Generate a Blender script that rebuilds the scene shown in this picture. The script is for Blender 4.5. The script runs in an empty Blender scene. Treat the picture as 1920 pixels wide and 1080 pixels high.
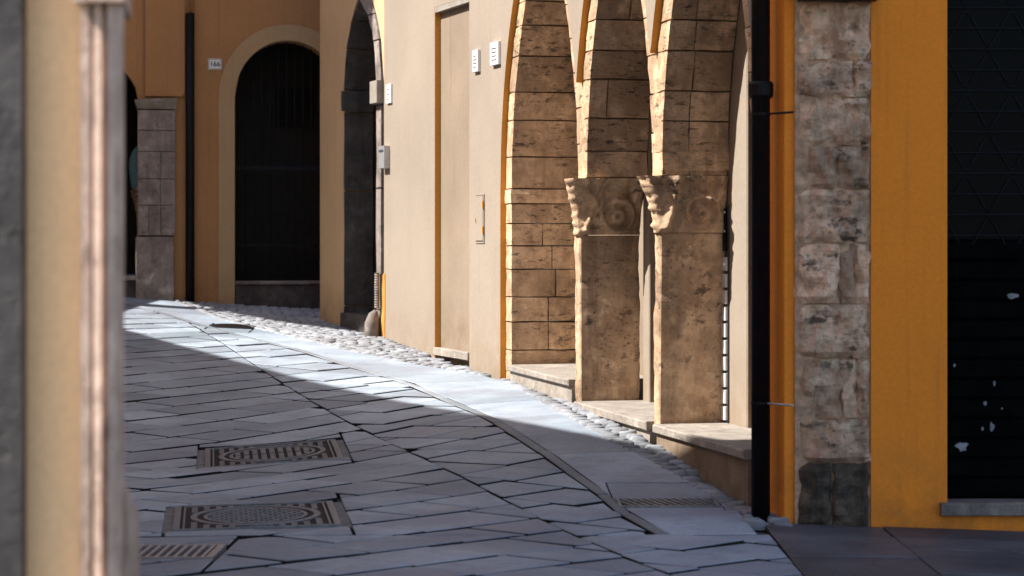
import bpy, bmesh, math, random
import numpy as np
from mathutils import Vector, Matrix, noise
random.seed(7)
scn = bpy.context.scene
COL = scn.collection
# ------------------------------------------------------------------ camera
F = 4000.0            # focal length in photograph pixels (1920 wide)
HZ = 450.0            # eye level row of the photograph
EYE = 1.5
cam = bpy.data.cameras.new('camera'); cam_o = bpy.data.objects.new('camera', cam); COL.objects.link(cam_o)
cam.sensor_width = 36.0; cam.lens = F/1920*36
cam.shift_y = -(540-HZ)/1920
cam.clip_start = 0.1; cam.clip_end = 2000
cam.dof.use_dof = True; cam.dof.focus_distance = 15.5; cam.dof.aperture_fstop = 2.9
cam_o.location = (0, 0, EYE); cam_o.rotation_euler = (math.pi/2, 0, 0)
scn.camera = cam_o
# ------------------------------------------------------------------ light
SUN_AZ = math.radians(-9.0)      # from straight left, a touch from behind the camera
SUN_EL = math.radians(47.0)
L = Vector((math.cos(SUN_EL)*math.cos(SUN_AZ), -math.cos(SUN_EL)*math.sin(SUN_AZ), -math.sin(SUN_EL)))
w = bpy.data.worlds.new('World'); scn.world = w; w.use_nodes = True
nt = w.node_tree; bg = nt.nodes['Background']
sky = nt.nodes.new('ShaderNodeTexSky'); sky.sky_type = 'NISHITA'; sky.sun_disc = False
sky.sun_elevation = SUN_EL; sky.sun_rotation = math.atan2(-L.x, -L.y)
nt.links.new(sky.outputs[0], bg.inputs[0]); bg.inputs[1].default_value = 0.12
sun = bpy.data.lights.new('sun', 'SUN'); sun.energy = 5.0; sun.angle = math.radians(0.53); sun.color = (1, 0.95, 0.88)
sun_o = bpy.data.objects.new('sun', sun); COL.objects.link(sun_o)
sun_o.rotation_euler = L.to_track_quat('-Z', 'Y').to_euler(); sun_o.location = (-12, 10, 20)
vs = scn.view_settings
vs.view_transform = 'Standard'; vs.look = 'None'; vs.gamma = 1; vs.use_curve_mapping = False
vs.exposure = 1.17

# ------------------------------------------------------------------ helpers
def at(px, py, Y): return Vector(((px-960)*Y/F, Y, EYE-(py-HZ)*Y/F))
def zrow(py, Y): return EYE-(py-HZ)*Y/F

def link(name, me, mats=None, parent=None, kind=None):
    o = bpy.data.objects.new(name, me); COL.objects.link(o)
    if mats is not None and me is not None and len(me.materials) == 0:
        for m in (mats if isinstance(mats, (list, tuple)) else [mats]): me.materials.append(m)
    if parent is not None: o.parent = parent
    if kind: o['kind'] = kind
    return o
def tag(o, label, cat, group=None):
    o['label'] = label; o['category'] = cat
    if group: o['group'] = group
    return o
def thing(name, label, cat, loc=(0, 0, 0), group=None):
    o = bpy.data.objects.new(name, None); COL.objects.link(o); o.empty_display_size = .1
    o.location = loc
    bpy.context.view_layer.update()
    return tag(o, label, cat, group)
def child(name, me, mats, root):
    """a mesh given in world coordinates, parented to a thing"""
    o = link(name, me, mats)
    o.parent = root; o.matrix_parent_inverse = Matrix.Identity(4)
    off = Vector((0, 0, 0)); p = root
    while p is not None: off += Vector(p.location); p = p.parent
    o.location = -off
    return o
def mesh(name, verts, faces, mi=None, smooth=False):
    me = bpy.data.meshes.new(name); me.from_pydata([tuple(v) for v in verts], [], faces)
    if mi: me.polygons.foreach_set('material_index', mi)
    if smooth: me.polygons.foreach_set('use_smooth', [True]*len(me.polygons))
    me.update(); return me
class MB:
    def __init__(s): s.v = []; s.f = []; s.m = []
    def add(s, vs, fs, m=0):
        b = len(s.v); s.v += [Vector(v) for v in vs]; s.f += [tuple(i+b for i in f) for f in fs]; s.m += [m]*len(fs); return s
    def prism(s, a, b, m=0, caps=True):
        """loft between two equal loops"""
        n = len(a); fs = [(i, (i+1) % n, n+(i+1) % n, n+i) for i in range(n)]
        if caps: fs += [tuple(range(n-1, -1, -1)), tuple(range(n, 2*n))]
        return s.add(list(a)+list(b), fs, m)
    def tube(s, pts, r, n=10, m=0):
        loops = []
        for i, p in enumerate(pts):
            p = Vector(p); q = Vector(pts[min(i+1, len(pts)-1)])-Vector(pts[max(i-1, 0)]); q.normalize()
            a = q.orthogonal().normalized() if abs(q.z) < .9 else Vector((1, 0, 0)); a = (a-q*a.dot(q)).normalized(); b = q.cross(a)
            rr = r[i] if isinstance(r, (list, tuple)) else r
            loops.append([p+a*rr*math.cos(2*math.pi*k/n)+b*rr*math.sin(2*math.pi*k/n) for k in range(n)])
        for i in range(len(loops)-1): s.prism(loops[i], loops[i+1], m, False)
        s.add(loops[0], [tuple(range(n))], m); s.add(loops[-1], [tuple(range(n))], m)
        return s
    def mesh(s, name, smooth=False):
        me = mesh(name, s.v, s.f, s.m, smooth)
        bm = bmesh.new(); bm.from_mesh(me); bmesh.ops.remove_doubles(bm, verts=bm.verts, dist=1e-5)
        bmesh.ops.recalc_face_normals(bm, faces=bm.faces); bm.to_mesh(me); bm.free(); return me

class Frame:
    """a wall: u runs along it, d goes into it, z is up"""
    def __init__(s, O, t):
        s.O = Vector((O[0], O[1], 0)); s.t = Vector((t[0], t[1], 0)).normalized(); s.n = Vector((s.t.y, -s.t.x, 0))
    def p(s, u, d, z): return s.O+s.t*u+s.n*d+Vector((0, 0, z))
    def u(s, px, d=0.0):
        """u where the sight line of a column meets the plane d"""
        k = (px-960)/F; O = s.O+s.n*d
        return (k*O.y-O.x)/(s.t.x-k*s.t.y)
    def Y(s, px, d=0.0): return (s.O+s.n*d+s.t*s.u(px, d)).y
    def z(s, px, py, d=0.0): return zrow(py, s.Y(px, d))
    def box(s, mb, u0, u1, d0, d1, z0, z1, m=0):
        return mb.prism([s.p(u0, d0, z0), s.p(u1, d0, z0), s.p(u1, d1, z0), s.p(u0, d1, z0)],
                        [s.p(u0, d0, z1), s.p(u1, d0, z1), s.p(u1, d1, z1), s.p(u0, d1, z1)], m)
    def bev(s, mb, u0, u1, d0, d1, z0, z1, b=.004, m=0):
        """box whose street face is bevelled"""
        a = [s.p(u0, d1, z0), s.p(u1, d1, z0), s.p(u1, d1, z1), s.p(u0, d1, z1)]
        c = [s.p(u0, d0+b, z0), s.p(u1, d0+b, z0), s.p(u1, d0+b, z1), s.p(u0, d0+b, z1)]
        e = [s.p(u0+b, d0, z0+b), s.p(u1-b, d0, z0+b), s.p(u1-b, d0, z1-b), s.p(u0+b, d0, z1-b)]
        mb.prism(a, c, m, False); mb.prism(c, e, m, False); mb.add(a, [(0, 1, 2, 3)], m); mb.add(e, [(0, 1, 2, 3)], m); return mb

# ------------------------------------------------------------------ materials
def mat(name, build):
    m = bpy.data.materials.new(name); m.use_nodes = True; t = m.node_tree
    b = t.nodes['Principled BSDF']; build(t, b); return m
def N(t, typ, **kw):
    n = t.nodes.new(typ)
    for k, v in kw.items():
        if k.startswith('i_'):
            key = k[2:].replace('_', ' ')
            n.inputs[int(key) if key.isdigit() else key].default_value = v
        else: setattr(n, k, v)
    return n
def coords(t, scale=(1, 1, 1), loc=(0, 0, 0)):
    g = N(t, 'ShaderNodeNewGeometry'); mp = N(t, 'ShaderNodeMapping'); mp.inputs['Scale'].default_value = scale; mp.inputs['Location'].default_value = loc
    t.links.new(g.outputs['Position'], mp.inputs[0]); return mp.outputs[0]
def nz(t, vec, scale, detail=6, rough=.6):
    n = N(t, 'ShaderNodeTexNoise'); n.inputs['Scale'].default_value = scale; n.inputs['Detail'].default_value = detail; n.inputs['Roughness'].default_value = rough
    t.links.new(vec, n.inputs['Vector']); return n.outputs[0]
def ramp(t, fac, stops):
    r = N(t, 'ShaderNodeValToRGB'); t.links.new(fac, r.inputs[0]); e = r.color_ramp.elements
    while len(e) < len(stops): e.new(.5)
    for i, (p, c) in enumerate(stops):
        e[i].position = p; e[i].color = (c, c, c, 1) if isinstance(c, (int, float)) else (*c, 1)
    return r.outputs[0]
def mix(t, fac, a, b, mode='MIX'):
    m = N(t, 'ShaderNodeMix', data_type='RGBA', blend_type=mode)
    for i, x in ((0, fac), (6, a), (7, b)):
        s = m.inputs[i]
        if isinstance(x, bpy.types.NodeSocket): t.links.new(x, s)
        elif isinstance(x, (int, float)): s.default_value = x if i == 0 else (x, x, x, 1)
        else: s.default_value = (*x, 1)
    return m.outputs[2]
def bump(t, b, h, strength=.3, dist=.01, prev=None):
    n = N(t, 'ShaderNodeBump'); n.inputs['Strength'].default_value = strength; n.inputs['Distance'].default_value = dist
    t.links.new(h, n.inputs['Height'])
    if prev: t.links.new(prev, n.inputs['Normal'])
    t.links.new(n.outputs[0], b.inputs['Normal']); return n.outputs[0]
def rnd(t):
    return N(t, 'ShaderNodeObjectInfo').outputs['Random']
def plaster(name, c, dark=.82, stain=(.35, .25, .15), stain_amt=.35, rough=.9, bz=None):
    def f(t, b):
        v = coords(t); vs_ = coords(t, (11, 11, .4))
        big = ramp(t, nz(t, v, 1.1), [(.3, dark), (.7, 1.0)])
        col = mix(t, 1.0, c, big, 'MULTIPLY')
        fine = ramp(t, nz(t, v, 45, 4), [(.3, .9), (.7, 1.04)])
        col = mix(t, 1.0, col, fine, 'MULTIPLY')
        st = ramp(t, nz(t, vs_, 1.6, 5, .65), [(.55, 0.0), (.78, stain_amt)])
        col = mix(t, st, col, stain)
        if bz is not None:   # splash dirt at the foot of the wall
            g = N(t, 'ShaderNodeNewGeometry'); sx = N(t, 'ShaderNodeSeparateXYZ'); t.links.new(g.outputs['Position'], sx.inputs[0])
            mr = N(t, 'ShaderNodeMapRange'); mr.inputs[1].default_value = bz; mr.inputs[2].default_value = bz+.55; mr.inputs[3].default_value = 1; mr.inputs[4].default_value = 0
            t.links.new(sx.outputs[2], mr.inputs[0])
            k = mix(t, 1.0, mr.outputs[0], ramp(t, nz(t, v, 4, 6, .7), [(.4, 0.0), (.66, .75)]), 'MULTIPLY')
            col = mix(t, k, col, stain)
        t.links.new(col, b.inputs['Base Color']); b.inputs['Roughness'].default_value = rough
        b1 = bump(t, b, nz(t, v, 8, 4), .25, .012); bump(t, b, nz(t, v, 140, 3), .25, .003, b1)
    return mat(name, f)
def stone(name, c1, c2, pit=.55, stretch=(3, 3, 9), rough=.85, var=.22, depth=.012, pitc=(.035, .025, .018), grime=.6):
    def f(t, b):
        v = coords(t); vp = coords(t, stretch)
        col = mix(t, ramp(t, nz(t, v, 3.2, 7, .65), [(.32, 0.0), (.68, 1.0)]), c1, c2)
        r = N(t, 'ShaderNodeMapRange'); r.inputs[3].default_value = 1-var; r.inputs[4].default_value = 1+var
        t.links.new(rnd(t), r.inputs[0]); col = mix(t, 1.0, col, r.outputs[0], 'MULTIPLY')
        col = mix(t, ramp(t, nz(t, v, 9, 6, .7), [(.42, 0.0), (.62, .75)]), col, tuple(x*.8 for x in c2))
        col = mix(t, ramp(t, nz(t, coords(t, loc=(4, 7, 2)), 7, 5, .65), [(.56, 0.0), (.7, .6)]), col, tuple(min(1, x*1.35) for x in c1))
        gr = ramp(t, nz(t, v, 2.1, 8, .7), [(.46, 0.0), (.66, grime)])
        col = mix(t, gr, col, tuple(x*.22 for x in c1))
        run = ramp(t, nz(t, coords(t, (6, 6, .8), (2, 9, 1)), 1.7, 6, .65), [(.5, 0.0), (.68, grime*.8)])   # rain streaks
        col = mix(t, run, col, (c2[0]*.42, c2[1]*.36, c2[2]*.32))
        pf = nz(t, vp, 3.2, 5, .62); pm = ramp(t, pf, [(.57, 0.0), (.64, 1.0)])
        fine = nz(t, vp, 11, 4, .6); pm2 = ramp(t, fine, [(.57, 0.0), (.66, .7)])
        pits = mix(t, 1.0, pm, pm2, 'LIGHTEN')
        zone = ramp(t, nz(t, coords(t, (1.5, 1.5, 3), (3, 1, 5)), 1.3, 3), [(.40, .12), (.58, 1.0)])       # pits come in clusters
        pits = mix(t, 1.0, pits, zone, 'MULTIPLY')
        pk = mix(t, 1.0, pits, pit, 'MULTIPLY')
        col = mix(t, pk, col, pitc)
        t.links.new(col, b.inputs['Base Color']); b.inputs['Roughness'].default_value = rough
        inv = N(t, 'ShaderNodeMath', operation='SUBTRACT'); inv.inputs[0].default_value = 1; t.links.new(pits, inv.inputs[1])
        b1 = bump(t, b, nz(t, v, 14, 7, .75), .7, depth); bump(t, b, inv.outputs[0], .6, .008, b1)
    return mat(name, f)
def plain(name, c, rough=.6, metal=0, nscale=20, amt=.3, bs=.2, spec=.5):
    def f(t, b):
        v = coords(t)
        col = mix(t, 1.0, c, ramp(t, nz(t, v, nscale), [(.3, 1-amt), (.7, 1+amt)]), 'MULTIPLY')
        t.links.new(col, b.inputs['Base Color']); b.inputs['Roughness'].default_value = rough; b.inputs['Metallic'].default_value = metal
        b.inputs['Specular IOR Level'].default_value = spec
        bump(t, b, nz(t, v, nscale*3), bs, .004)
    return mat(name, f)
def paving(name, c1, c2, r0, r1):
    def f(t, b):
        v = coords(t)
        col = mix(t, ramp(t, nz(t, v, 1.0, 5), [(.35, 0.0), (.65, 1.0)]), c1, c2)
        r = N(t, 'ShaderNodeMapRange'); r.inputs[3].default_value = .74; r.inputs[4].default_value = 1.22
        t.links.new(rnd(t), r.inputs[0]); col = mix(t, 1.0, col, r.outputs[0], 'MULTIPLY')
        col = mix(t, 1.0, col, ramp(t, nz(t, v, 60, 3), [(.3, .86), (.7, 1.1)]), 'MULTIPLY')
        sp = ramp(t, nz(t, v, 3.5, 9, .8), [(.5, 0.0), (.68, .6)])
        col = mix(t, sp, col, tuple(x*.45 for x in c1))
        col = mix(t, ramp(t, nz(t, coords(t, loc=(5, 2, 0)), .55, 5, .6), [(.48, 0.0), (.62, .55)]), col, (c1[0]*.55, c1[1]*.47, c1[2]*.48))   # old spills
        t.links.new(col, b.inputs['Base Color'])
        t.links.new(ramp(t, nz(t, v, 2.3, 6, .7), [(.3, r0), (.7, r1)]), b.inputs['Roughness']); b.inputs['Specular IOR Level'].default_value = .12
        b1 = bump(t, b, nz(t, v, 5, 4), .22, .012); bump(t, b, nz(t, v, 90, 4), .3, .0025, b1)
    return mat(name, f)
M = {}
M['cream'] = plaster('cream_plaster', (.30, .245, .192), .84, (.22, .15, .085), .42, bz=.4)  # facade paint in its sunlit tone; the two ochres below hold its shaded tone
M['shade_ochre'] = plaster('shade_ochre', (.6, .27, .035), .85, (.3, .15, .04), .4)  # shaded tone of the facade paint, put into the colour of its returns
M['shade_ochre_far'] = plaster('shade_ochre_far', (.66, .44, .23), .85, (.22, .14, .08), .4, bz=.55)  # same facade paint farther up, with the shade put into its colour
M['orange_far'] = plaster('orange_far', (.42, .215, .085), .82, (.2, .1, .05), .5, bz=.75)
M['tan_band'] = plaster('tan_band', (.46, .31, .16), .85, (.25, .17, .1), .35, bz=.7)
M['orange'] = plaster('orange_plaster', (.97, .29, .02), .86, (.34, .13, .03), .4, bz=-.05)
M['tan_door'] = plaster('tan_panel', (.27, .205, .145), .75, (.13, .075, .035), .5, bz=.45)
M['left'] = plaster('left_stucco', (.86, .58, .31), .95, (.5, .35, .2), .2)
M['upper'] = plaster('shade_block_wall', (.6, .48, .34), .85)
M['trav'] = stone('travertine_brown', (.74, .51, .32), (.50, .32, .19), pit=.8, var=.3, grime=.55)
M['trav_pier'] = stone('travertine_pier', (.76, .53, .34), (.45, .29, .175), pit=.8, stretch=(3, 3, 4), var=.1, grime=.75)
M['quoin'] = stone('quoin_stone', (.98, .70, .50), (.62, .38, .235), pit=.85, stretch=(3, 3, 4), var=.4, grime=.7, depth=.05)
M['quoin_base'] = stone('quoin_base', (.2, .145, .1), (.035, .027, .02), pit=.8, stretch=(3, 3, 4), var=.2, grime=.9, depth=.03)
M['greystone'] = stone('grey_stone', (.36, .30, .265), (.21, .175, .155), pit=.35, stretch=(4, 4, 3), var=.14, depth=.008)
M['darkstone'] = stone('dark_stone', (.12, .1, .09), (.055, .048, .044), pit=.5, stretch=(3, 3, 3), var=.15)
M['ledge'] = stone('ledge_stone', (.36, .32, .275), (.26, .225, .19), pit=.12, var=.05, depth=.003, grime=.25)
M['jamb'] = stone('jamb_stone', (.74, .54, .42), (.52, .35, .26), pit=.9, stretch=(6, 6, .8), var=.05, pitc=(.22, .11, .07), grime=.35)
M['mortar'] = plain('mortar', (.24, .17, .11), .95, 0, 25, .4)
M['mortar_pale'] = plain('mortar_pale', (.46, .30, .19), .95, 0, 14, .5, .6)
M['mortar_grey'] = plain('mortar_grey', (.13, .135, .14), .9, 0, 14, .4, .4)
M['slab'] = paving('paving_stone', (.335, .39, .45), (.225, .265, .315), .45, .7)
M['slab_edge'] = plain('joint_dirt', (.022, .02, .02), .95, 0, 30, .3, spec=.1)
M['street'] = plain('street_bed', (.075, .07, .066), .95, 0, 12, .4, spec=.1)
M['kerb'] = paving('band_stone', (.27, .30, .33), (.18, .20, .22), .5, .75)
M['slab_shaded'] = paving('shaded_slab', (.12, .125, .14), (.06, .062, .07), .4, .65)  # paving stone with the deeper shade of the near right corner in its colour
M['cobble'] = paving('cobble', (.33, .35, .375), (.2, .21, .225), .5, .75)
M['iron'] = plain('cast_iron', (.19, .21, .24), .42, .3, 30, .35)
M['iron_dark'] = plain('iron_dark', (.010, .012, .016), .7, 0, 30, .3, spec=.2)
M['black'] = plain('black_paint', (.006, .004, .004), .55, 0, 12, .4, spec=.2)
M['shut'] = plain('shutter_black', (.0025, .0028, .003), .9, 0, 8, .5, spec=.03)
M['glass'] = plain('dark_glass', (.003, .003, .0035), .3, 0, 5, .2, 0.02, spec=.05)
M['wood'] = plain('dark_wood', (.012, .008, .006), .65, 0, 9, .5)
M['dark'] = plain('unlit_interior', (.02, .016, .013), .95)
M['white'] = plain('white_enamel', (.72, .71, .7), .35, 0, 10, .08)
M['smear'] = plain('white_smear', (.22, .23, .25), .8, 0, 20, .4)
M['ink'] = plain('ink', (.04, .045, .06), .5, 0, 10, .1)
M['grey_metal'] = plain('grey_metal', (.42, .42, .43), .4, .5, 20, .15)
M['slat'] = plain('pale_slat', (.62, .6, .6), .5, 0, 20, .12)
M['shirt'] = plain('teal_shirt', (.10, .19, .20), .9, 0, 30, .25)
M['khaki'] = plain('khaki_cloth', (.27, .19, .12), .9, 0, 30, .25)
M['skin'] = plain('skin', (.42, .25, .17), .6, 0, 20, .1)
M['hair'] = plain('hair', (.02, .014, .01), .6, 0, 60, .4)
M['shoe'] = plain('shoe', (.03, .025, .025), .5, 0, 20, .2)
M['roof'] = plain('roof_tile', (.36, .17, .09), .9, 0, 6, .35)

# ------------------------------------------------------------------ ground height (metres), from where walls and covers meet it
GP = [at(*p) for p in [(600, 598, 23.2), (720, 630, 20.9), (945, 708, 17.6), (1085, 757, 15.33), (1230, 825, 13.52), (1405, 945, 11.84),
      (1485, 968, 11.2), (1630, 988, 11.2), (1920, 997, 11.2), (255, 553, 23.9), (340, 565, 23.9), (480, 965, 11.5), (510, 848, 14.3), (260, 1040, 10.2), (1243, 1003, 10.85), (240, 700, 18.0), (1700, 1075, 9.6)]]
_gx = np.array([[p.x, p.y] for p in GP]); _n = len(GP)
def _tp(r2): return np.where(r2 > 1e-9, .5*r2*np.log(np.maximum(r2, 1e-9)), 0.0)
_K = _tp(((_gx[:, None, :]-_gx[None, :, :])**2).sum(-1))+.6*np.eye(_n)      # smoothed thin plate through the points
_P = np.hstack([np.ones((_n, 1)), _gx]); _S = np.block([[_K, _P], [_P.T, np.zeros((3, 3))]])
_w = np.linalg.solve(_S, np.concatenate([[p.z for p in GP], np.zeros(3)]))
def gz(x, y):
    xc = min(max(x, -5.5), 3.5); yc = min(max(y, 7.5), 25.0)
    r2 = (_gx[:, 0]-xc)**2+(_gx[:, 1]-yc)**2
    return float(_tp(r2) @ _w[:_n]+_w[_n]+_w[_n+1]*xc+_w[_n+2]*yc)
def ground_at(px, py):
    Y = 14.0
    for _ in range(60):
        p = at(px, py, Y); h = EYE-gz(p.x, p.y)
        Y = .6*Y+.4*(F*h/(py-HZ))
    p = at(px, py, Y); return Vector((p.x, p.y, gz(p.x, p.y)))

# ------------------------------------------------------------------ walls (plan)
y0 = 16632/1485
ARC = Frame(((1485-960)*y0/F, y0), (-.24, 1))           # arcade facade, u from the near corner
uS = ARC.u(948)                                         # outer edge of the far arch ring
PR = .045                                               # plaster stands proud of the stone
S0 = ARC.p(uS, -PR, 0)
FAR = Frame((S0.x, S0.y), (-.36, 1))                    # cream facade further up
W166 = Frame((-4.2, 23.8), (1, .18)); W166.n = Vector((-.18, 1, 0)).normalized()
FRO = Frame(((1487-960)*11.2/F, 11.2), (1, 0.0)); FRO.n = Vector((0, 1, 0))
CRN = Frame((-.93, 5.0), (-1, 0)); CRN.n = Vector((0, 1, 0))
def wallX(Y):
    """x of the right-hand facade at a depth"""
    if Y > S0.y: return S0.x-.36*(Y-S0.y)
    return ARC.O.x-.24*(Y-ARC.O.y)

# ------------------------------------------------------------------ street
def street_sheet():
    xs = [-120, -60, -30, -16]+[-10+.5*i for i in range(33)]+[10, 18, 40, 120]
    ys = [-60, -20, 0]+[4+.5*i for i in range(48)]+[32, 45, 80, 150]
    v = [(x, y, gz(x, y)-.035) for y in ys for x in xs]; n = len(xs)
    f = [(j*n+i, j*n+i+1, (j+1)*n+i+1, (j+1)*n+i) for j in range(len(ys)-1) for i in range(n-1)]
    o = link('street', mesh('street', v, f, None, True), M['street']); o['kind'] = 'structure'
    tag(o, 'stone paved street climbing away to the left between the houses', 'street'); return o
street = street_sheet()
def clip(poly, p, n):
    """keep the side where (x-p).n <= 0"""
    out = []
    for i in range(len(poly)):
        a, b = poly[i], poly[(i+1) % len(poly)]; da = (a[0]-p[0])*n[0]+(a[1]-p[1])*n[1]; db = (b[0]-p[0])*n[0]+(b[1]-p[1])*n[1]
        if da <= 0: out.append(a)
        if (da < 0 < db) or (db < 0 < da):
            k = da/(da-db); out.append((a[0]+(b[0]-a[0])*k, a[1]+(b[1]-a[1])*k))
    return out
def area(p): return .5*abs(sum(p[i][0]*p[(i+1) % len(p)][1]-p[(i+1) % len(p)][0]*p[i][1] for i in range(len(p)))) if len(p) > 2 else 0
def clean(p):
    q = []
    for a in p:
        if not q or math.hypot(a[0]-q[-1][0], a[1]-q[-1][1]) > .02: q.append(a)
    if len(q) > 1 and math.hypot(q[0][0]-q[-1][0], q[0][1]-q[-1][1]) < .02: q.pop()
    return q
def inset(p, g):
    q = p; n = len(p); cx = sum(a[0] for a in p)/n; cy = sum(a[1] for a in p)/n
    for i in range(n):
        a, b = p[i], p[(i+1) % n]; e = (b[0]-a[0], b[1]-a[1]); l = math.hypot(*e)
        if l < 1e-6: continue
        nn = (e[1]/l, -e[0]/l)
        if (cx-a[0])*nn[0]+(cy-a[1])*nn[1] > 0: nn = (-nn[0], -nn[1])
        q = clip(q, (a[0]-nn[0]*g, a[1]-nn[1]*g), nn)
        if len(q) < 3: return []
    return q
HOLES = []      # covers let into the paving: (centre, axis, half length, half width)
def cut_holes(poly):
    res = [poly]
    for c, ax, hl, hw in HOLES:
        nxt = []
        for p in res:
            by = (-ax[1], ax[0]); rest = p
            for n, h in ((ax, hl), ((-ax[0], -ax[1]), hl), (by, hw), ((-by[0], -by[1]), hw)): rest = clip(rest, (c[0]+n[0]*h, c[1]+n[1]*h), n) if len(rest) > 2 else []
            if area(rest) < 1e-4: nxt.append(p); continue
            rest = p; by = (-ax[1], ax[0])
            for n, h in ((ax, hl), ((-ax[0], -ax[1]), hl), (by, hw), ((-by[0], -by[1]), hw)):
                e = (c[0]+n[0]*h, c[1]+n[1]*h)
                o = clip(rest, e, (-n[0], -n[1])); rest = clip(rest, e, n)
                if area(o) > .004: nxt.append(o)
                if len(rest) < 3: break
        res = nxt
    return res
SLABS = []
def slab(poly, name='paving_slab', m='slab', gap=.0105, tilt=.0055, lift=0.0, bev=.006):
    poly = clean(poly)
    if area(poly) < .006: return
    a = inset(poly, gap*random.uniform(.55, 1.1)); a = clean(a)
    if len(a) < 3: return
    b = inset(a, bev)
    if len(b) != len(a): b = a
    n = len(a); cx = sum(q[0] for q in a)/n; cy = sum(q[1] for q in a)/n
    tx, ty = random.gauss(0, tilt), random.gauss(0, tilt); up = random.gauss(0, .002)+lift
    if name == 'paving_slab': tx += .0085; ty -= .0115        # the worn slabs overlap like shallow steps up the hill
    def Z(q, dz): return (q[0], q[1], gz(q[0], q[1])+up+tx*(q[0]-cx)+ty*(q[1]-cy)+dz)
    # start matching vertices of the bevel ring
    if b is not a:
        k = min(range(n), key=lambda i: math.hypot(b[i][0]-a[0][0], b[i][1]-a[0][1])); b = b[k:]+b[:k]
    v = [Z(q, 0) for q in b]+[Z(q, -bev*.8) for q in a]+[Z(q, -.06) for q in a]
    f = [tuple(range(n))]+[(i, (i+1) % n, n+(i+1) % n, n+i) for i in range(n)]+[(n+i, n+(i+1) % n, 2*n+(i+1) % n, 2*n+i) for i in range(n)]
    if sum(a[i][0]*a[(i+1) % n][1]-a[(i+1) % n][0]*a[i][1] for i in range(n)) < 0: f = [tuple(reversed(x)) for x in f]
    if name == 'paving_slab': SLABS.append((cy, v, f, [0]*(n+1)+[1]*n))
    else: link(name, mesh(name, v, f, [0]*(n+1)+[1]*n), [M[m], M['slab_edge']], street)

# covers and drains let into the paving ------------------------------------
def local(c, ax):
    ax = Vector((ax[0], ax[1], 0)).normalized(); by = Vector((-ax.y, ax.x, 0))
    g0 = gz(c[0], c[1]); gx = (gz(c[0]+.3, c[1])-gz(c[0]-.3, c[1]))/.6; gy = (gz(c[0], c[1]+.3)-gz(c[0], c[1]-.3))/.6
    def P(x, y, h):
        q = Vector(c)+ax*x+by*y; return Vector((q.x, q.y, g0+gx*(q.x-c[0])+gy*(q.y-c[1])+h+.003))
    return P
def lbox(mb, P, x0, x1, y0, y1, h0, h1):
    mb.prism([P(x0, y0, h0), P(x1, y0, h0), P(x1, y1, h0), P(x0, y1, h0)], [P(x0, y0, h1), P(x1, y0, h1), P(x1, y1, h1), P(x0, y1, h1)])
def disc(mb, P, r0, r1, h0, h1, n=40):
    """ring (r0>0) or disc standing from h0 to h1"""
    o = [(r1*math.cos(2*math.pi*i/n), r1*math.sin(2*math.pi*i/n)) for i in range(n)]
    if r0 <= 0: mb.prism([P(x, y, h0) for x, y in o], [P(x, y, h1) for x, y in o]); return
    k = r0/r1
    A = [P(x, y, h1) for x, y in o]; B = [P(x*k, y*k, h1) for x, y in o]; C = [P(x, y, h0) for x, y in o]; D = [P(x*k, y*k, h0) for x, y in o]
    mb.prism(A, B, 0, False); mb.prism(A, C, 0, False); mb.prism(B, D, 0, False)
def manhole(px0, px1, py, label, pattern):
    a = ground_at(px0, py); b = ground_at(px1, py); c = (a+b)/2; hl = abs(b.x-a.x)/2; ax = (math.cos(.14), math.sin(.14))
    HOLES.append(((c.x, c.y), ax, hl+.045, hl+.02))
    t = thing('manhole_cover', label, 'manhole cover', (c.x, c.y, gz(c.x, c.y))); P = local(c, ax)
    mb = MB(); s = hl
    lbox(mb, P, -s-.055, s+.055, -s-.028, s+.028, -.06, -.010); child('bed', mb.mesh('bed'), M['mortar_grey'], t)
    mb = MB(); lbox(mb, P, -s+.01, s-.01, -s+.01, s-.01, -.03, -.007); child('lid', mb.mesh('lid'), M['iron_dark'], t)
    mb = MB()
    for q in (-1, 1):
        lbox(mb, P, min(q*s, q*(s-.035)), max(q*s, q*(s-.035)), -s, s, -.03, .003)
        lbox(mb, P, min(q*(s-.05), q*(s-.06)), max(q*(s-.05), q*(s-.06)), -s+.03, s-.03, -.03, .001)
        lbox(mb, P, -s+.035, s-.035, min(q*s, q*(s-.02)), max(q*s, q*(s-.02)), -.03, .0025)
    child('frame', mb.mesh('frame'), M['iron'], t)
    mb = MB(); r = s*.80
    disc(mb, P, r*.9, r, -.03, .002); disc(mb, P, r*.74, r*.80, -.03, .001)
    k = 12
    for i in range(-k, k+1):      # studs in the corners between disc and frame
        for j in range(-k, k+1):
            x, y = i*s*.075, j*s*.075
            if abs(x) > s-.09 or abs(y) > s-.05 or math.hypot(x, y) < r+.03: continue
            if i % 2 == 0: lbox(mb, P, x-.016, x+.016, y-.022, y+.022, -.03, 0)
    child('studs', mb.mesh('studs'), M['iron'], t)
    mb = MB()
    if pattern == 'bars':
        for i in range(-4, 5):
            x = i*r*.16; ln = math.sqrt(max((r*.72)**2-x*x, 0))
            lbox(mb, P, x-.017, x+.017, -ln, -ln*.1, -.03, .001); lbox(mb, P, x-.017, x+.017, ln*.1, ln, -.03, .001)
    else:
        st = .052
        for i in range(-9, 10):
            for j in range(-9, 10):
                x = i*st+(j % 2)*st/2; y = j*st*.9
                if math.hypot(x, y) < r*.72: lbox(mb, P, x-.017, x+.017, y-.015, y+.015, -.03, .001)
    child('lid_pattern', mb.mesh('lid_pattern'), M['iron'], t)
    return t
manhole(330, 630, 967, 'square iron manhole cover with honeycomb studded disc, nearer of the two', 'studs')
manhole(392, 632, 848, 'square iron manhole cover with barred round lid, farther up the street', 'bars')
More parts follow.
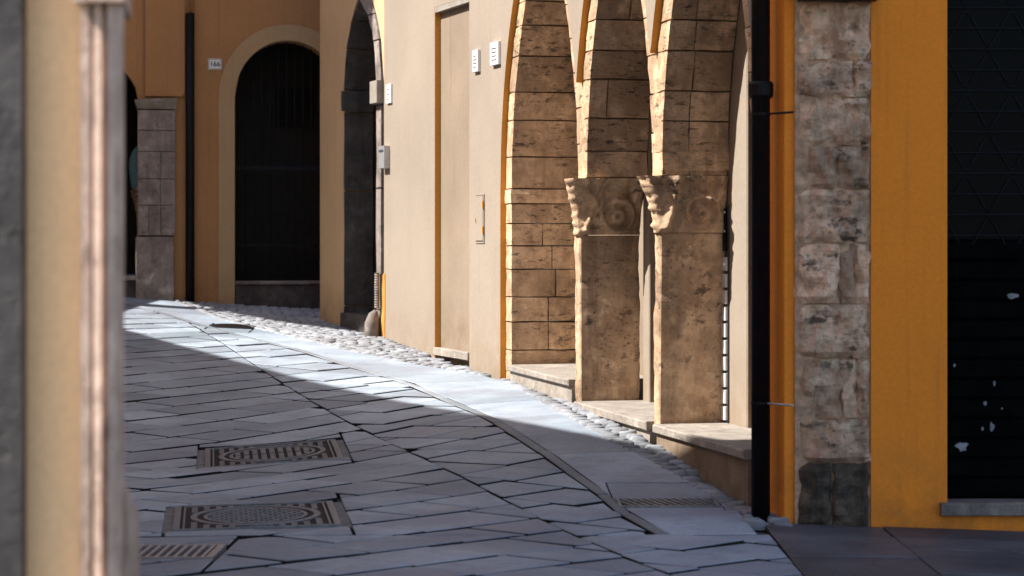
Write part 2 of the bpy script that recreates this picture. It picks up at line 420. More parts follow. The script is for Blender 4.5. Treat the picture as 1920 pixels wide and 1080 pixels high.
def grate(px0, px1, pyn, pyf, n, label, slant, m='iron', fr=.035):
    a = ground_at(px0, (pyn+pyf)/2); b = ground_at(px1, (pyn+pyf)/2); c = (a+b)/2; hl = (b-a).length/2; ax = ((b-a).x/(2*hl), (b-a).y/(2*hl))
    hw = (ground_at((px0+px1)/2, pyf)-ground_at((px0+px1)/2, pyn)).length/2
    HOLES.append(((c.x, c.y), ax, hl+.015, hw+.015))
    t = thing('drain_grate', label, 'drain', (c.x, c.y, gz(c.x, c.y))); P = local(c, ax)
    mb = MB(); lbox(mb, P, -hl, hl, -hw, hw, -.08, -.045); child('pit', mb.mesh('pit'), M['slab_edge'], t)
    mb = MB()
    for q in (-1, 1):
        lbox(mb, P, min(q*hl, q*(hl-fr)), max(q*hl, q*(hl-fr)), -hw, hw, -.04, .002)
        lbox(mb, P, -hl+fr, hl-fr, min(q*hw, q*(hw-.02)), max(q*hw, q*(hw-.02)), -.04, .0015)
    child('frame', mb.mesh('frame'), M[m], t)
    W = 2*(hl-fr)/n
    for i in range(n):
        x = -hl+fr+W*(i+.5); bw = W*.19; mb = MB()
        mb.prism([P(x-bw-slant, -hw+.02, -.03), P(x+bw-slant, -hw+.02, -.03), P(x+bw+slant, hw-.02, -.03), P(x-bw+slant, hw-.02, -.03)],
                 [P(x-bw-slant, -hw+.02, 0), P(x+bw-slant, -hw+.02, 0), P(x+bw+slant, hw-.02, 0), P(x-bw+slant, hw-.02, 0)])
        child('bar', mb.mesh('bar'), M[m], t)
grate(130, 412, 1046, 1022, 15, 'pale slotted drain grate beside the foreground guard stone', 0, 'grey_metal')
grate(1158, 1345, 951, 935, 12, 'dark slatted drain grate across the slabs near the downpipe', -.045, 'iron', .015)
c = ground_at(437, 612); t = thing('water_cover', 'small dark round iron cover on the sunlit paving', 'cover', c); P = local(c, (1, 0))
HOLES.append(((c.x, c.y), (1, 0), .23, .23))
mb = MB(); disc(mb, P, 0, .205, -.05, .002, 28); child('lid', mb.mesh('lid'), M['black'], t)
mb = MB(); disc(mb, P, .21, .235, -.05, .004, 28); child('rim', mb.mesh('rim'), M['iron_dark'], t)

# paving --------------------------------------------------------------------
BORD = sorted([(p.y, p.x) for p in (ground_at(*q) for q in [(240, 570), (303, 586), (556, 655), (760, 715), (913, 780), (998, 833), (1069, 883), (1129, 925), (1186, 973), (1243, 1003)])])
COBB = sorted([(p.y, p.x) for p in (ground_at(*q) for q in [(345, 573), (478, 615), (561, 634), (658, 658), (754, 678), (860, 694), (940, 711), (1046, 768), (1137, 819), (1217, 862), (1296, 904), (1352, 939), (1395, 962)])])
def interp(tab, y):
    if y <= tab[0][0]: return tab[0][1]
    for (a, xa), (b, xb) in zip(tab, tab[1:]):
        if y <= b: return xa+(xb-xa)*(y-a)/(b-a)
    (a, xa), (b, xb) = tab[-2:]; return xb+(xb-xa)/(b-a)*(y-b)
YN = BORD[0][0]             # where the band ends near the camera
XN = interp(BORD, YN)
def curve_clip(poly, tab, off, side):
    cy = sum(p[1] for p in poly)/len(poly); e = .25
    x0, x1 = interp(tab, cy-e)+off, interp(tab, cy+e)+off
    n = (2*e, -(x1-x0)); l = math.hypot(*n); n = (n[0]/l*side, n[1]/l*side)
    return clip(poly, ((x0+x1)/2, cy), n)
sa, sb = ground_at(510, 705), ground_at(1215, 1060)
sd = Vector((sb.x-sa.x, sb.y-sa.y)).normalized(); sn = (-sd.y, sd.x)         # seam between the two laying directions
if sn[0] < 0: sn = (-sn[0], -sn[1])
def rows(direction, seam_side):
    ax = Vector((direction*.8, .6)); by = Vector((-direction*.8, .6))       # lozenge slabs laid diagonally to the street
    o = Vector((-1, 14)); r = -16.0
    while r < 16:
        wd = random.uniform(.38, .45); s = -16+random.random()*.6
        while s < 16:
            ln = random.choice([.40, .44, .48, .55, .68]); q = []
            for (i, j) in ((0, 0), (1, 0), (1, 1), (0, 1)):
                p = o+ax*(s+i*ln)+by*(r+j*wd); q.append((p.x, p.y))
            cx = sum(p[0] for p in q)/4; cy = sum(p[1] for p in q)/4; s += ln
            if not (8.8 < cy < 25 and cx > -.2*cy-.45 and cx < 2.0): continue
            q = clip(q, (sa.x, sa.y), (sn[0]*seam_side, sn[1]*seam_side))
            if area(q) < .01: continue
            parts = []
            far = clip(q, (0, YN), (0, -1)); near = clip(q, (0, YN), (0, 1))
            if area(far) > .008:
                far = curve_clip(far, BORD, -.035, 1)
                if area(far) > .008: parts.append(far)
            if area(near) > .008:
                near = clip(near, (XN+.55, 0), (1, 0))
                if area(near) > .008: parts.append(near)
            for p in parts:
                for h in cut_holes(p): slab(h)
        r += wd
rows(1, 1); rows(-1, -1)
SLABS.sort(key=lambda q: q[0]); rest = MB(); rm = []
for i, (_, v, f, mi) in enumerate(SLABS):
    if i < 295: link('paving_slab', mesh('paving_slab', v, f, mi), [M['slab'], M['slab_edge']], street)
    else: rest.add(v, f); rm += mi
if rm:
    o = link('far_paving', mesh('far_paving', rest.v, rest.f, rm), [M['slab'], M['slab_edge']], street); o['kind'] = 'stuff'
def strip(y, yn, a, b):      # quad between two x-functions
    return [(a(y), y), (b(y), y), (b(yn), yn), (a(yn), yn)]
y = YN
while y < 25:                # the narrow band
    ln = random.uniform(.5, .8)
    slab(strip(y, y+ln, lambda q: interp(BORD, q)-.035, lambda q: interp(BORD, q)+.035), 'band_stone', 'kerb', .003, .002, .003)
    y += ln
y = YN
while y < 25:                # broad slabs between the band and the cobbles
    ln = random.uniform(.55, .95)
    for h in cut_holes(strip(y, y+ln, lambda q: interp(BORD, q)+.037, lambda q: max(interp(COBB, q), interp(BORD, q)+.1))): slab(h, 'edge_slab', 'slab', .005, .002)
    y += ln
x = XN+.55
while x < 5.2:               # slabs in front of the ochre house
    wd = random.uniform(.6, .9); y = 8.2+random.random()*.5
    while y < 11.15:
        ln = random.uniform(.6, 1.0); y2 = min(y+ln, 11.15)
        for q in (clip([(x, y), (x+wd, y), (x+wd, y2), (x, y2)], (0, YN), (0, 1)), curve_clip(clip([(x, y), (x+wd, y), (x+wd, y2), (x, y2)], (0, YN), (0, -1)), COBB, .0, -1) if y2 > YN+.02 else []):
            if area(q) > .02: slab(q, 'edge_slab', 'slab_shaded', .002, .001)
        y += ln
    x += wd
# cobbles along the walls ---------------------------------------------------
def cobble_mesh(seed):
    random.seed(seed); a, b = .062*random.uniform(.8, 1.2), .036*random.uniform(.85, 1.15); n = 9; v = []; f = []
    ph = [random.uniform(.82, 1.12) for _ in range(n)]
    for k, (s, h) in enumerate(((1.0, -.03), (.97, .001), (.72, .009), )):
        for i in range(n):
            t = 2*math.pi*i/n; v.append((a*s*ph[i]*math.cos(t), b*s*ph[i]*math.sin(t), h+random.uniform(-.003, .003)))
    v.append((0, 0, .010))
    for k in range(2): f += [(k*n+i, k*n+(i+1) % n, (k+1)*n+(i+1) % n, (k+1)*n+i) for i in range(n)]
    f += [(2*n+i, 2*n+(i+1) % n, 3*n) for i in range(n)]
    me = mesh('cobblestone', v, f, None, True); me.materials.append(M['cobble']); return me
CM = [cobble_mesh(i) for i in range(7)]; random.seed(11)
spots = []
y = YN+.3
while y < 24.6:
    x0 = interp(COBB, y); x1 = wallX(y)-.02 if y < 23.2 else wallX(23.2)+.3
    if y < 11.25: x1 = ARC.O.x
    x = x0+random.uniform(.02, .05)
    while x < x1:
        spots.append((x, y+random.uniform(-.018, .018))); x += random.uniform(.108, .138)
    y += random.uniform(.068, .08)
big = MB()
for i, (x, y) in enumerate(spots):
    me = CM[i % 7]; a = random.gauss(.0, .3); h = gz(x, y)+random.uniform(-.006, .006)
    if i < 295:
        o = link('cobblestone', me, None, street); o.location = (x, y, h); o.rotation_euler = (random.gauss(0, .08), random.gauss(0, .08), a)
    else:
        R = Matrix.Rotation(a, 3, 'Z')
        big.add([R @ vv.co+Vector((x, y, h)) for vv in me.vertices], [tuple(p.vertices) for p in me.polygons])
o = link('cobble_strip', mesh('cobble_strip', big.v, big.f, None, True), M['cobble'], street); o['kind'] = 'stuff'

# ------------------------------------------------------------------ arcade house
class Arch:
    def __init__(s, uA, uB, zs, r, fr=ARC):
        s.uA, s.uB, s.zs, s.r = uA, uB, zs, r; s.half = (uB-uA)/2; s.apex = math.sqrt(r*r-(r-s.half)**2)
    def ins(s, h, off=0.0):
        r = s.r+off; h = max(h, 0); return r-math.sqrt(max(r*r-h*h, 0))
    def edge(s, z, side, off=0.0):     # side +1: far jamb
        i = s.ins(z-s.zs, off)
        return s.uB+off-i if side > 0 else s.uA-off+i
ZS = 1.93; ZTOP = 16.0
A1 = Arch(ARC.u(1083), ARC.u(959), ZS, 2.5); A2 = Arch(ARC.u(1222), ARC.u(1100), ZS, 2.8); A3 = Arch(ARC.u(1409), ARC.u(1241), ZS, 2.6)
ARCHES = [A1, A2, A3]; RW = .20; DEP = {A1: .62, A2: .45, A3: .45}
g = ARC.p(3, 0, 0)
arcade = thing('arcade_house', 'house with three pointed stone arches at street level', 'house', (g.x, g.y, gz(g.x, g.y)))
def plaster_low(u):
    lo = None
    for A in ARCHES:
        if A.uA-RW <= u <= A.uB+RW:
            r = A.r+RW; i = min(u-(A.uA-RW), A.uB+RW-u); z = A.zs+math.sqrt(max(r*r-(r-i)**2, 0))
            lo = z if lo is None else max(lo, z)
    return lo
def arcade_plaster():
    us = sorted(set([round(k*.025, 4) for k in range(int(uS/.025)+1)]+[A.uA-RW+1e-4 for A in ARCHES]+[A.uB+RW-1e-4 for A in ARCHES]+[uS]))
    pl = []
    for u in us:
        lo = plaster_low(u)
        if lo is None: lo = gz(*ARC.p(u, 0, 0)[:2])-.1
        pl.append((u, lo))
    mb = MB()
    uu = [p for p in pl if p[0] >= A3.uA-RW]      # the arched part
    for (a, za), (b, zb) in zip(uu, uu[1:]):
        mb.add([ARC.p(a, -PR, za), ARC.p(b, -PR, zb), ARC.p(b, -PR, ZTOP), ARC.p(a, -PR, ZTOP)], [(0, 1, 2, 3)], 0)
        mb.add([ARC.p(a, -PR, za), ARC.p(b, -PR, zb), ARC.p(b, .03, zb), ARC.p(a, .03, za)], [(0, 1, 2, 3)], 1)
    return mb
child('plaster_wall', arcade_plaster().mesh('plaster_wall'), [M['cream'], M['shade_ochre']], arcade)
# solid core behind the plaster and between the stones
def core():
    mb = MB()
    zs = [ZS+.02+i*.12 for i in range(18)]
    us = [A3.uA-.5+.05*i for i in range(int((uS-A3.uA+.5)/.05)+2)]
    def low(u):
        for A in ARCHES:
            if A.uA-.03 <= u <= A.uB+.03:
                i = min(u-A.uA+.03, A.uB+.03-u); r = A.r+.03
                return A.zs+math.sqrt(max(r*r-(r-i)**2, 0))
        return ZS
    for a, b in zip(us, us[1:]):
        za, zb = low(a), low(b)
        mb.prism([ARC.p(a, .012, za), ARC.p(b, .012, zb), ARC.p(b, .7, zb), ARC.p(a, .7, za)], [ARC.p(a, .012, ZTOP), ARC.p(b, .012, ZTOP), ARC.p(b, .7, ZTOP), ARC.p(a, .7, ZTOP)], 0, True)
    return mb
child('wall_core', core().mesh('wall_core'), M['mortar'], arcade)
def rough(me, amp=.006, cuts=2, seed=0, scale=9):
    """break the surfaces of a block up"""
    bm = bmesh.new(); bm.from_mesh(me)
    bmesh.ops.subdivide_edges(bm, edges=bm.edges, cuts=cuts, use_grid_fill=True)
    bm.normal_update()
    for v in bm.verts:
        s = len(v.link_faces)
        k = noise.noise(v.co*scale+Vector((seed*3.1, 0, 0)))*amp+noise.noise(v.co*scale*3+Vector((0, seed, 0)))*amp*.6
        v.co += v.normal*(k-(amp*.5 if any(e.calc_face_angle(0) > .5 for e in v.link_edges) else 0))
    bm.to_mesh(me); bm.free(); return me
def jamb_blocks(A, side, rowsz, depth, m, name='arch_stone', split=(), proud={}, ring=RW+.02, gap=.0032):
    for i, (z0, z1) in enumerate(zip(rowsz, rowsz[1:])):
        z0b, z1b = z0+gap, z1-gap; pr = proud.get(i, 0)
        cuts = [0, depth]
        if i in split: cuts = [0, depth*split[i], depth]
        for d0, d1 in zip(cuts, cuts[1:]):
            e0, e1 = A.edge(z0b, side)-side*pr, A.edge(z1b, side)-side*pr
            # ring side: normal to the curve
            o0, o1 = A.edge(z0b, side, ring), A.edge(z1b, side, ring)
            dd0 = d0+(gap*.6 if d0 > 0 else -pr*.6); j = random.uniform(-.004, .004)
            a = [(e0+j, z0b), (e1+j, z1b), (o1, z1b), (o0, z0b)]
            mb = MB(); mb.prism([ARC.p(u, dd0, z) for u, z in a], [ARC.p(u, d1-(gap*.6 if d1 < depth else 0), z) for u, z in a])
            child(name, rough(mb.mesh(name), .008, 2, i), M[m], arcade)
def zr(ys, px): return [ARC.z(px, q) for q in ys]
gzA = gz(*ARC.p(A1.uB, 0, 0)[:2])
r1 = sorted(zr([13, 55, 109, 174, 226, 294, 354, 382, 419, 461, 505, 557, 604, 657], 959)+[gzA-.05])
top1 = [r1[-1]+.24*k for k in range(1, 3)]
jamb_blocks(A1, 1, r1+top1, .62, 'trav', split={2: .5, 4: .55, 5: .42, 1: .5, 3: .6}, proud={8-1: .0, 7: .015})
def ringrows(z0, n, st=.26): return [z0+st*k for k in range(n)]
jamb_blocks(A1, -1, ringrows(ZS, 8), .45, 'trav')
r2 = sorted(zr([-60, 0, 42, 97, 150, 222, 283, 333], 1100)); jamb_blocks(A2, 1, r2, .45, 'trav', split={2: .3, 5: .55})
jamb_blocks(A2, -1, ringrows(ZS, 8, .25), .45, 'trav')
r3 = sorted(zr([-60, 0, 42, 97, 171, 227, 285, 330], 1241)); jamb_blocks(A3, 1, r3, .437, 'trav', split={0: .42, 1: .4, 2: .4, 3: .42, 4: .4, 5: .38, 6: .4})
jamb_blocks(A3, -1, [.0, .4, .8, 1.2, 1.55]+ringrows(ZS, 8, .25), .45, 'trav')
# piers: slender shaft with a carved capital
def pier(pxa, pxb, ytop, ycap, ybase, dep, uw0, uw1, lean, seed):
    """pxa..pxb: street face of the shaft; uw0, uw1: arch wall carried above"""
    u1, u0 = ARC.u(pxa), ARC.u(pxb); zc = ARC.z(pxb, ycap); zt = ARC.z(pxb, ytop); zb = ARC.z(pxb, ybase)-.03
    mb = MB(); n = 26
    loops = []
    for k in range(n+1):
        f = k/n; z = zb+(zc+.004-zb)*f; b = .012; sh = lean*(f-.5)
        w0, w1 = u0+sh, u1+sh
        loops.append([ARC.p(w0, b, z), ARC.p(w0+b, 0, z), ARC.p(w1-b, 0, z), ARC.p(w1, b, z), ARC.p(w1, dep, z), ARC.p(w0, dep, z), ARC.p(w0, dep*.66, z), ARC.p(w0, dep*.33, z)])
    for a, c in zip(loops, loops[1:]): mb.prism(a, c, 0, False)
    mb.add(loops[0], [tuple(range(8))]); mb.add(loops[-1], [tuple(range(8))])
    me = mb.mesh('shaft'); bm = bmesh.new(); bm.from_mesh(me)
    for v in bm.verts: v.co += v.normal*(noise.noise(v.co*6+Vector((seed, 0, 0)))*.012+noise.noise(v.co*22)*.007-.004)
    bm.to_mesh(me); bm.free()
    child('pier_shaft', me, M['trav_pier'], arcade)
    # capital: flares from the shaft to the arch wall, with leaf and volute relief on its broad face
    nu = 40; nv = 32; h = zt-zc; mb = MB()
    def flare(f): return .25*f+.75*f**2.4
    V = []
    for j in range(nv+1):
        f = j/nv; z = zc+.006+(h-.012)*f; row = []
        ua = u0+lean/2+(uw0-u0-lean/2)*flare(f)-.016; ub = u1+lean/2+(uw1+.03-u1-lean/2)*flare(f)
        out = .10*flare(f)*(1 if f < .86 else .9)+.012      # towards the street
        for i in range(nu+1):
            q = i/nu; d = -out+(dep+out)*q; rel = 0
            # volute: a ring on the lower right, leaf lobes at the street end
            cx, cy = .62, .34; rr = math.hypot((q-cx)*1.15, (f-cy)*.95)
            rel += .05*math.exp(-((rr-.27)/.04)**2)+.045*math.exp(-((rr-.08)/.06)**2)
            ll = abs((q-.12)-.28*(f-.1))
            rel += .042*math.exp(-(ll/.05)**2)*(f > .05)+.026*math.exp(-((abs(q-.8)-.1*f)/.04)**2)*(f > .55)
            rel += .028*math.exp(-((q-.26-.1*math.sin(f*5))/.03)**2)
            if f > .88: rel += .012
            rel += noise.noise(Vector((q*7, f*6, seed)))*.016+noise.noise(Vector((q*19, f*17, seed)))*.008
            edge = min(q, 1-q); rel -= .012*max(0, 1-edge/.04)
            row.append(ARC.p(ua-rel, d, z))
        V.append((row, ua, ub, out, z))
    grid = [p for row, *_ in V for p in row]
    mb.add(grid, [(j*(nu+1)+i, j*(nu+1)+i+1, (j+1)*(nu+1)+i+1, (j+1)*(nu+1)+i) for j in range(nv) for i in range(nu)])
    for k in range(nv):      # street side with scrolled leaves, far side, back
        (ra, ua, ub, oa, za), (rb, va, vb, ob, zb_) = V[k], V[k+1]
        sa_ = .02*math.sin(k*.95+seed)*math.sin(k*.37); sb_ = .02*math.sin((k+1)*.95+seed)*math.sin((k+1)*.37)
        ma, mb_ = ARC.p((ua+ub)/2, -oa-.012-sa_, za), ARC.p((va+vb)/2, -ob-.012-sb_, zb_)
        fa, fb = ARC.p(ub, -oa+.01, za), ARC.p(vb, -ob+.01, zb_)
        mb.add([ra[0], ma, mb_, rb[0]], [(0, 1, 2, 3)]); mb.add([ma, fa, fb, mb_], [(0, 1, 2, 3)])
        ba, bb = ARC.p(ub, dep, za), ARC.p(vb, dep, zb_)
        mb.add([fa, ba, bb, fb], [(0, 1, 2, 3)]); mb.add([ba, ra[-1], rb[-1], bb], [(0, 1, 2, 3)])
    for k in (0, nv):
        ra, ua, ub, oa, za = V[k]
        mb.add([ra[0], ra[-1], ARC.p(ub, dep, za), ARC.p(ub, -oa+.01, za)], [(0, 1, 2, 3)])
    child('capital', mb.mesh('capital', True), M['trav_pier'], arcade)
pier(1077, 1087, 334, 442, 757, .45, ARC.u(1100), ARC.u(1083), .01, 1.0)
pier(1225, 1236, 328, 438, 797, .437, ARC.u(1241), ARC.u(1222), -.03, 4.0)
# stone ledges in the openings
def ledge(A, pxa, pxb, ztop, th, name='ledge', inner=.7):
    u0, u1 = ARC.u(pxb), ARC.u(pxa); mb = MB(); g0 = gz(*ARC.p(u0, 0, 0)[:2])-.15
    ARC.bev(mb, u0, u1, -.05, inner, ztop-th, ztop, .008); child(name, mb.mesh(name), M['ledge'], arcade)
    mb = MB(); ARC.box(mb, u0, u1, -.02, inner, g0, ztop-th-.003); child('riser', mb.mesh('riser'), M['ledge' if A is not A3 else 'tan_door'], arcade)
ledge(A1, 961, 1077, .49, .05); ledge(A2, 1088, 1224, .345, .06); ledge(A3, 1237, 1409, .34, .055)
# inside the bays: back walls, a door recess, the pale shutter
def bay(A, d, name, jamb_px, parts):
    uj = ARC.u(jamb_px, d); mb = MB()
    ue = A.uB+.12
    ARC.box(mb, uj, ue, d, d+.08, .0, 6); child('back_wall', mb.mesh('back_wall'), M['cream'], arcade)
    mb = MB(); ARC.box(mb, uj-.02, uj-.001, d+.002, d+.5, 0, 6); child('door_jamb', mb.mesh('door_jamb'), M['tan_door'], arcade)
    mb = MB(); ARC.box(mb, A.uA-.049, uj-.021, d+.42, d+.5, 0, 6); child('inner_door', mb.mesh('inner_door'), M['wood'], arcade)
    mb = MB(); ARC.box(mb, A.uA-.11, A.uA-.05, d+.04, d+.5, 0, 6); child('bay_side', mb.mesh('bay_side'), M['mortar'], arcade)
    mb = MB(); ARC.box(mb, A.uA-.28, ue, d, d+.5, 6, 6.1); child('bay_ceiling', mb.mesh('bay_ceiling'), M['mortar'], arcade)
bay(A2, .455, 'b', 1217, None); bay(A3, .444, 'c', 1400, None)
mb = MB(); ARC.box(mb, A1.uA-.3, A1.uB+.2, .63, .7, 0, 6); child('back_wall', mb.mesh('back_wall'), M['tan_door'], arcade)
us0, us1 = ARC.u(1364, .43), ARC.u(1345, .43)
k = 0; z = .36
sh = MB(); ARC.box(sh, us0, us1, .432, .4435, .34, 1.72); sho = child('shutter', sh.mesh('shutter'), M['ink'], arcade)
while z < 1.40:
    mb = MB(); ARC.box(mb, us0+.004, us1, .417, .431, z, z+.085); o = link('slat', mb.mesh('slat'), M['slat'], sho); z += .105
mb = MB(); ARC.box(mb, us0+.004, us1, .417, .431, 1.43, 1.70); link('pane', mb.mesh('pane'), M['glass'], sho)
for zz in (1.55, 1.67):
    mb = MB(); ARC.box(mb, us0+.004, us1, .409, .4165, zz, zz+.012); link('grille_bar', mb.mesh('grille_bar'), M['grey_metal'], sho)
# upper storey roof slab
def slabroof(name, root, pts, z, th=.15):
    mb = MB(); mb.prism([Vector((x, y, z)) for x, y in pts], [Vector((x, y, z+th)) for x, y in pts]); child(name, mb.mesh(name), M['roof'], root)
pa, pb, pc, pd = ARC.p(0, -.3, 0), ARC.p(uS, -.3, 0), ARC.p(uS, 8, 0), ARC.p(0, 8, 0)
slabroof('roof', arcade, [(q.x, q.y) for q in (pa, pb, pc, pd)], ZTOP+.003)

# ------------------------------------------------------------------ cream house with the stone portal
g = FAR.p(2, 0, 0); cream = thing('cream_house', 'sunlit cream plastered house with a tall stone portal', 'house', (g.x, g.y, gz(g.x, g.y)))
uR0, uR1 = FAR.u(880), FAR.u(815); uP0, uP1 = FAR.u(707), FAR.u(648); uC = FAR.u(720); uE = FAR.u(600)
zRt = FAR.z(850, 2); PA = Arch(uP0, uP1, FAR.z(690, 166), .95)
def gl(u): q = FAR.p(u, 0, 0); return gz(q.x, q.y)-.1
def panel(mb, u0, u1, zlow, ztop, th=.3, m=0, n=6):
    for i in range(n):
        a = u0+(u1-u0)*i/n; b = u0+(u1-u0)*(i+1)/n
        mb.prism([FAR.p(a, 0, zlow(a)), FAR.p(b, 0, zlow(b)), FAR.p(b, th, zlow(b)), FAR.p(a, th, zlow(a))], [FAR.p(a, 0, ztop), FAR.p(b, 0, ztop), FAR.p(b, th, ztop), FAR.p(a, th, ztop)], m)
mb = MB(); panel(mb, 0, uR0, gl, ZTOP); child('plaster_wall', mb.mesh('plaster_wall'), M['cream'], cream)
mb = MB(); panel(mb, uR0+.001, uR1-.001, lambda u: zRt, ZTOP, n=2); child('plaster_wall', mb.mesh('plaster_wall'), M['cream'], cream)
mb = MB(); panel(mb, uR1, uC, gl, ZTOP); child('plaster_wall', mb.mesh('plaster_wall'), M['cream'], cream)
mb = MB(); FAR.box(mb, uR0, uR1, .055, .3, .2, zRt+.02); child('blind_door', mb.mesh('blind_door'), M['tan_door'], cream)
mb = MB(); FAR.box(mb, uR1-.004, uR1-.0005, .002, .054, gl(uR1), zRt); child('reveal', mb.mesh('reveal'), M['shade_ochre'], cream)
mb = MB(); FAR.box(mb, uR0+.002, uR1-.006, .0, .052, zRt-.05, zRt-.002); child('lintel', mb.mesh('lintel'), M['ledge'], cream)
zs_ = FAR.z(848, 656); mb = MB(); FAR.bev(mb, uR0+.002, uR1-.006, -.02, .05, zs_-.07, zs_, .006); child('sill', mb.mesh('sill'), M['ledge'], cream)
# edge of the plaster towards the first arch
mb = MB(); mb.prism([ARC.p(uS-.003, -PR-.001, -.1), ARC.p(uS-.003, .06, -.1), ARC.p(uS, .06, -.1), ARC.p(uS, -PR-.001, -.1)], [ARC.p(uS-.003, -PR-.001, ZS), ARC.p(uS-.003, .06, ZS), ARC.p(uS, .06, ZS), ARC.p(uS, -PR-.001, ZS)])
child('reveal', mb.mesh('reveal'), M['shade_ochre'], cream)
# far part of the wall round the portal, its shade put in as ochre
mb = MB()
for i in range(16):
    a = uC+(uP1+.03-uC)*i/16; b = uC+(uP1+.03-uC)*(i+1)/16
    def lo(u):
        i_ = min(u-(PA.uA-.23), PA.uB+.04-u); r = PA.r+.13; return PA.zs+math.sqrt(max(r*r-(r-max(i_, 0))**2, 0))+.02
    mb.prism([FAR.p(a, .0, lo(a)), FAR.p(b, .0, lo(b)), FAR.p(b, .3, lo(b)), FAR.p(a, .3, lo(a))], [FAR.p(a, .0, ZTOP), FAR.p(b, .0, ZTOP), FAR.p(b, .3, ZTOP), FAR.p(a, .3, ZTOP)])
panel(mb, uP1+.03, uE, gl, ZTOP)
child('ochre_wall', mb.mesh('ochre_wall'), M['shade_ochre_far'], cream)
qe = FAR.p(uE, 0, 0); mb = MB(); mb.prism([FAR.p(uE-.002, .3, 0), FAR.p(uE-.002, 3, 0), FAR.p(uE-.3, 3, 0), FAR.p(uE-.3, .3, 0)], [FAR.p(uE-.002, .3, ZTOP), FAR.p(uE-.002, 3, ZTOP), FAR.p(uE-.3, 3, ZTOP), FAR.p(uE-.3, .3, ZTOP)]); child('end_wall', mb.mesh('end_wall'), M['shade_ochre_far'], cream)
def portal_blocks(side, rowsz, depth, ring, m, gap=.004):
    for i, (z0, z1) in enumerate(zip(rowsz, rowsz[1:])):
        a = [(PA.edge(z0+gap, side), z0+gap), (PA.edge(z1-gap, side), z1-gap), (PA.edge(z1-gap, side, ring), z1-gap), (PA.edge(z0+gap, side, ring), z0+gap)]
        pr = .03 if i == 3 else 0
        a = [(u-side*pr*(k < 2), z) for k, (u, z) in enumerate(a)]
        mb = MB(); mb.prism([FAR.p(u, -.012-pr, z) for u, z in a], [FAR.p(u, depth, z) for u, z in a]); child('portal_stone', rough(mb.mesh('portal_stone'), .010, 2, i+7), M[m], cream)
zf = sorted([FAR.z(660, q) for q in (598, 575, 357, 207, 166, 90, 40, 0)]); zf[0] -= .1
PA.zs = zf[4]
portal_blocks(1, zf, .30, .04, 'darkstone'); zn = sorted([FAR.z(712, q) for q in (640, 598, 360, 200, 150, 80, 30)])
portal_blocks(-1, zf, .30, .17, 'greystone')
mb = MB(); FAR.box(mb, uP0-.1, uP1+.1, .31, .36, .3, 5.2); child('portal_door', mb.mesh('portal_door'), M['wood'], cream)
mb = MB(); FAR.box(mb, uP0+.01, uP1-.01, -.06, .3, .3, zf[0]+.16); child('step', mb.mesh('step'), M['darkstone'], cream)
# guard stone and ribbed conduit at the portal's foot
um = FAR.u(714); gq = gl(um)+.1
mb = MB(); mb.tube([FAR.p(um, -.09, gq-.1), FAR.p(um, -.09, gq+.14), FAR.p(um, -.07, gq+.22), FAR.p(um, -.05, gq+.26)], [.075, .07, .05, .02], 12); child('guard_stone', mb.mesh('guard_stone', True), M['greystone'], cream)
mb = MB(); pts = [FAR.p(um-.02, -.045, gq+.28+.012*i) for i in range(30)]; mb.tube(pts, [.028 if i % 2 else .02 for i in range(30)], 10); child('ribbed_conduit', mb.mesh('ribbed_conduit'), M['greystone'], cream)
mb = MB(); FAR.box(mb, um-.16, um-.06, -.012, .01, gq, gq+.62); child('worn_patch', rough(mb.mesh('worn_patch'), .02, 3, 5), M['shade_ochre'], cream)
pa, pb, pc, pd = FAR.p(0, -.3, 0), FAR.p(uE, -.3, 0), FAR.p(uE, 8, 0), FAR.p(0, 8, 0)
slabroof('roof', cream, [(q.x, q.y) for q in (pa, pb, pc, pd)], ZTOP+.16)

# things fixed on the facade -------------------------------------------------
def text_mesh(s, size, bold=.0):
    cu = bpy.data.curves.new('t', 'FONT'); cu.body = s; cu.size = size; cu.align_x = 'CENTER'; cu.align_y = 'CENTER'; cu.offset = bold; cu.extrude = .0008
    o = bpy.data.objects.new('t', cu); COL.objects.link(o); dg = bpy.context.evaluated_depsgraph_get()
    me = bpy.data.meshes.new_from_object(o.evaluated_get(dg)); bpy.data.objects.remove(o); bpy.data.curves.remove(cu); return me
def plaque(fr, px0, px1, py0, py1, th, label, m='white', lines=4, name='wall_plaque', border=True):
    u1, u0 = fr.u(px0), fr.u(px1); uc = fr.u((px0+px1)/2); z1, z0 = fr.z((px0+px1)/2, py0), fr.z((px0+px1)/2, py1); b = fr.p(uc, -th, z0)
    t = thing(name, label, 'plaque', b); mb = MB(); fr.bev(mb, u0, u1, -th, -.001, z0, z1, .003); child('plate', mb.mesh('plate'), M[m], t)
    if lines:
        h = (z1-z0); mb = MB()
        for i in range(lines):
            zz = z1-h*(.28+.5*i/max(lines-1, 1)); mb_w = random.uniform(.25, .36)*(u1-u0)
            fr.box(mb, (u0+u1)/2-mb_w, (u0+u1)/2+mb_w, -th-.0015, -th+.001, zz-h*.022, zz+h*.022)
        child('lettering', mb.mesh('lettering'), M['ink'], t)
    return t
plaque(FAR, 891, 901, 94, 135, .028, 'narrow white lettered plaque, farther of two beside the first arch')
plaque(FAR, 925, 940, 79, 122, .030, 'wide white lettered plaque, nearer of two beside the first arch')
plaque(FAR, 727, 736, 158, 194, .02, 'small white plaque on the sunlit wall beside the portal impost', lines=3)
t = plaque(FAR, 706, 719, 152, 194, .07, 'pale stone bracket block jutting from the portal edge', 'ledge', 0, 'bracket_block'); t['category'] = 'bracket'
t = plaque(FAR, 721, 731, 274, 316, .06, 'small grey metal letter box on the wall by the portal', 'grey_metal', 0, 'letter_box'); t['category'] = 'letter box'
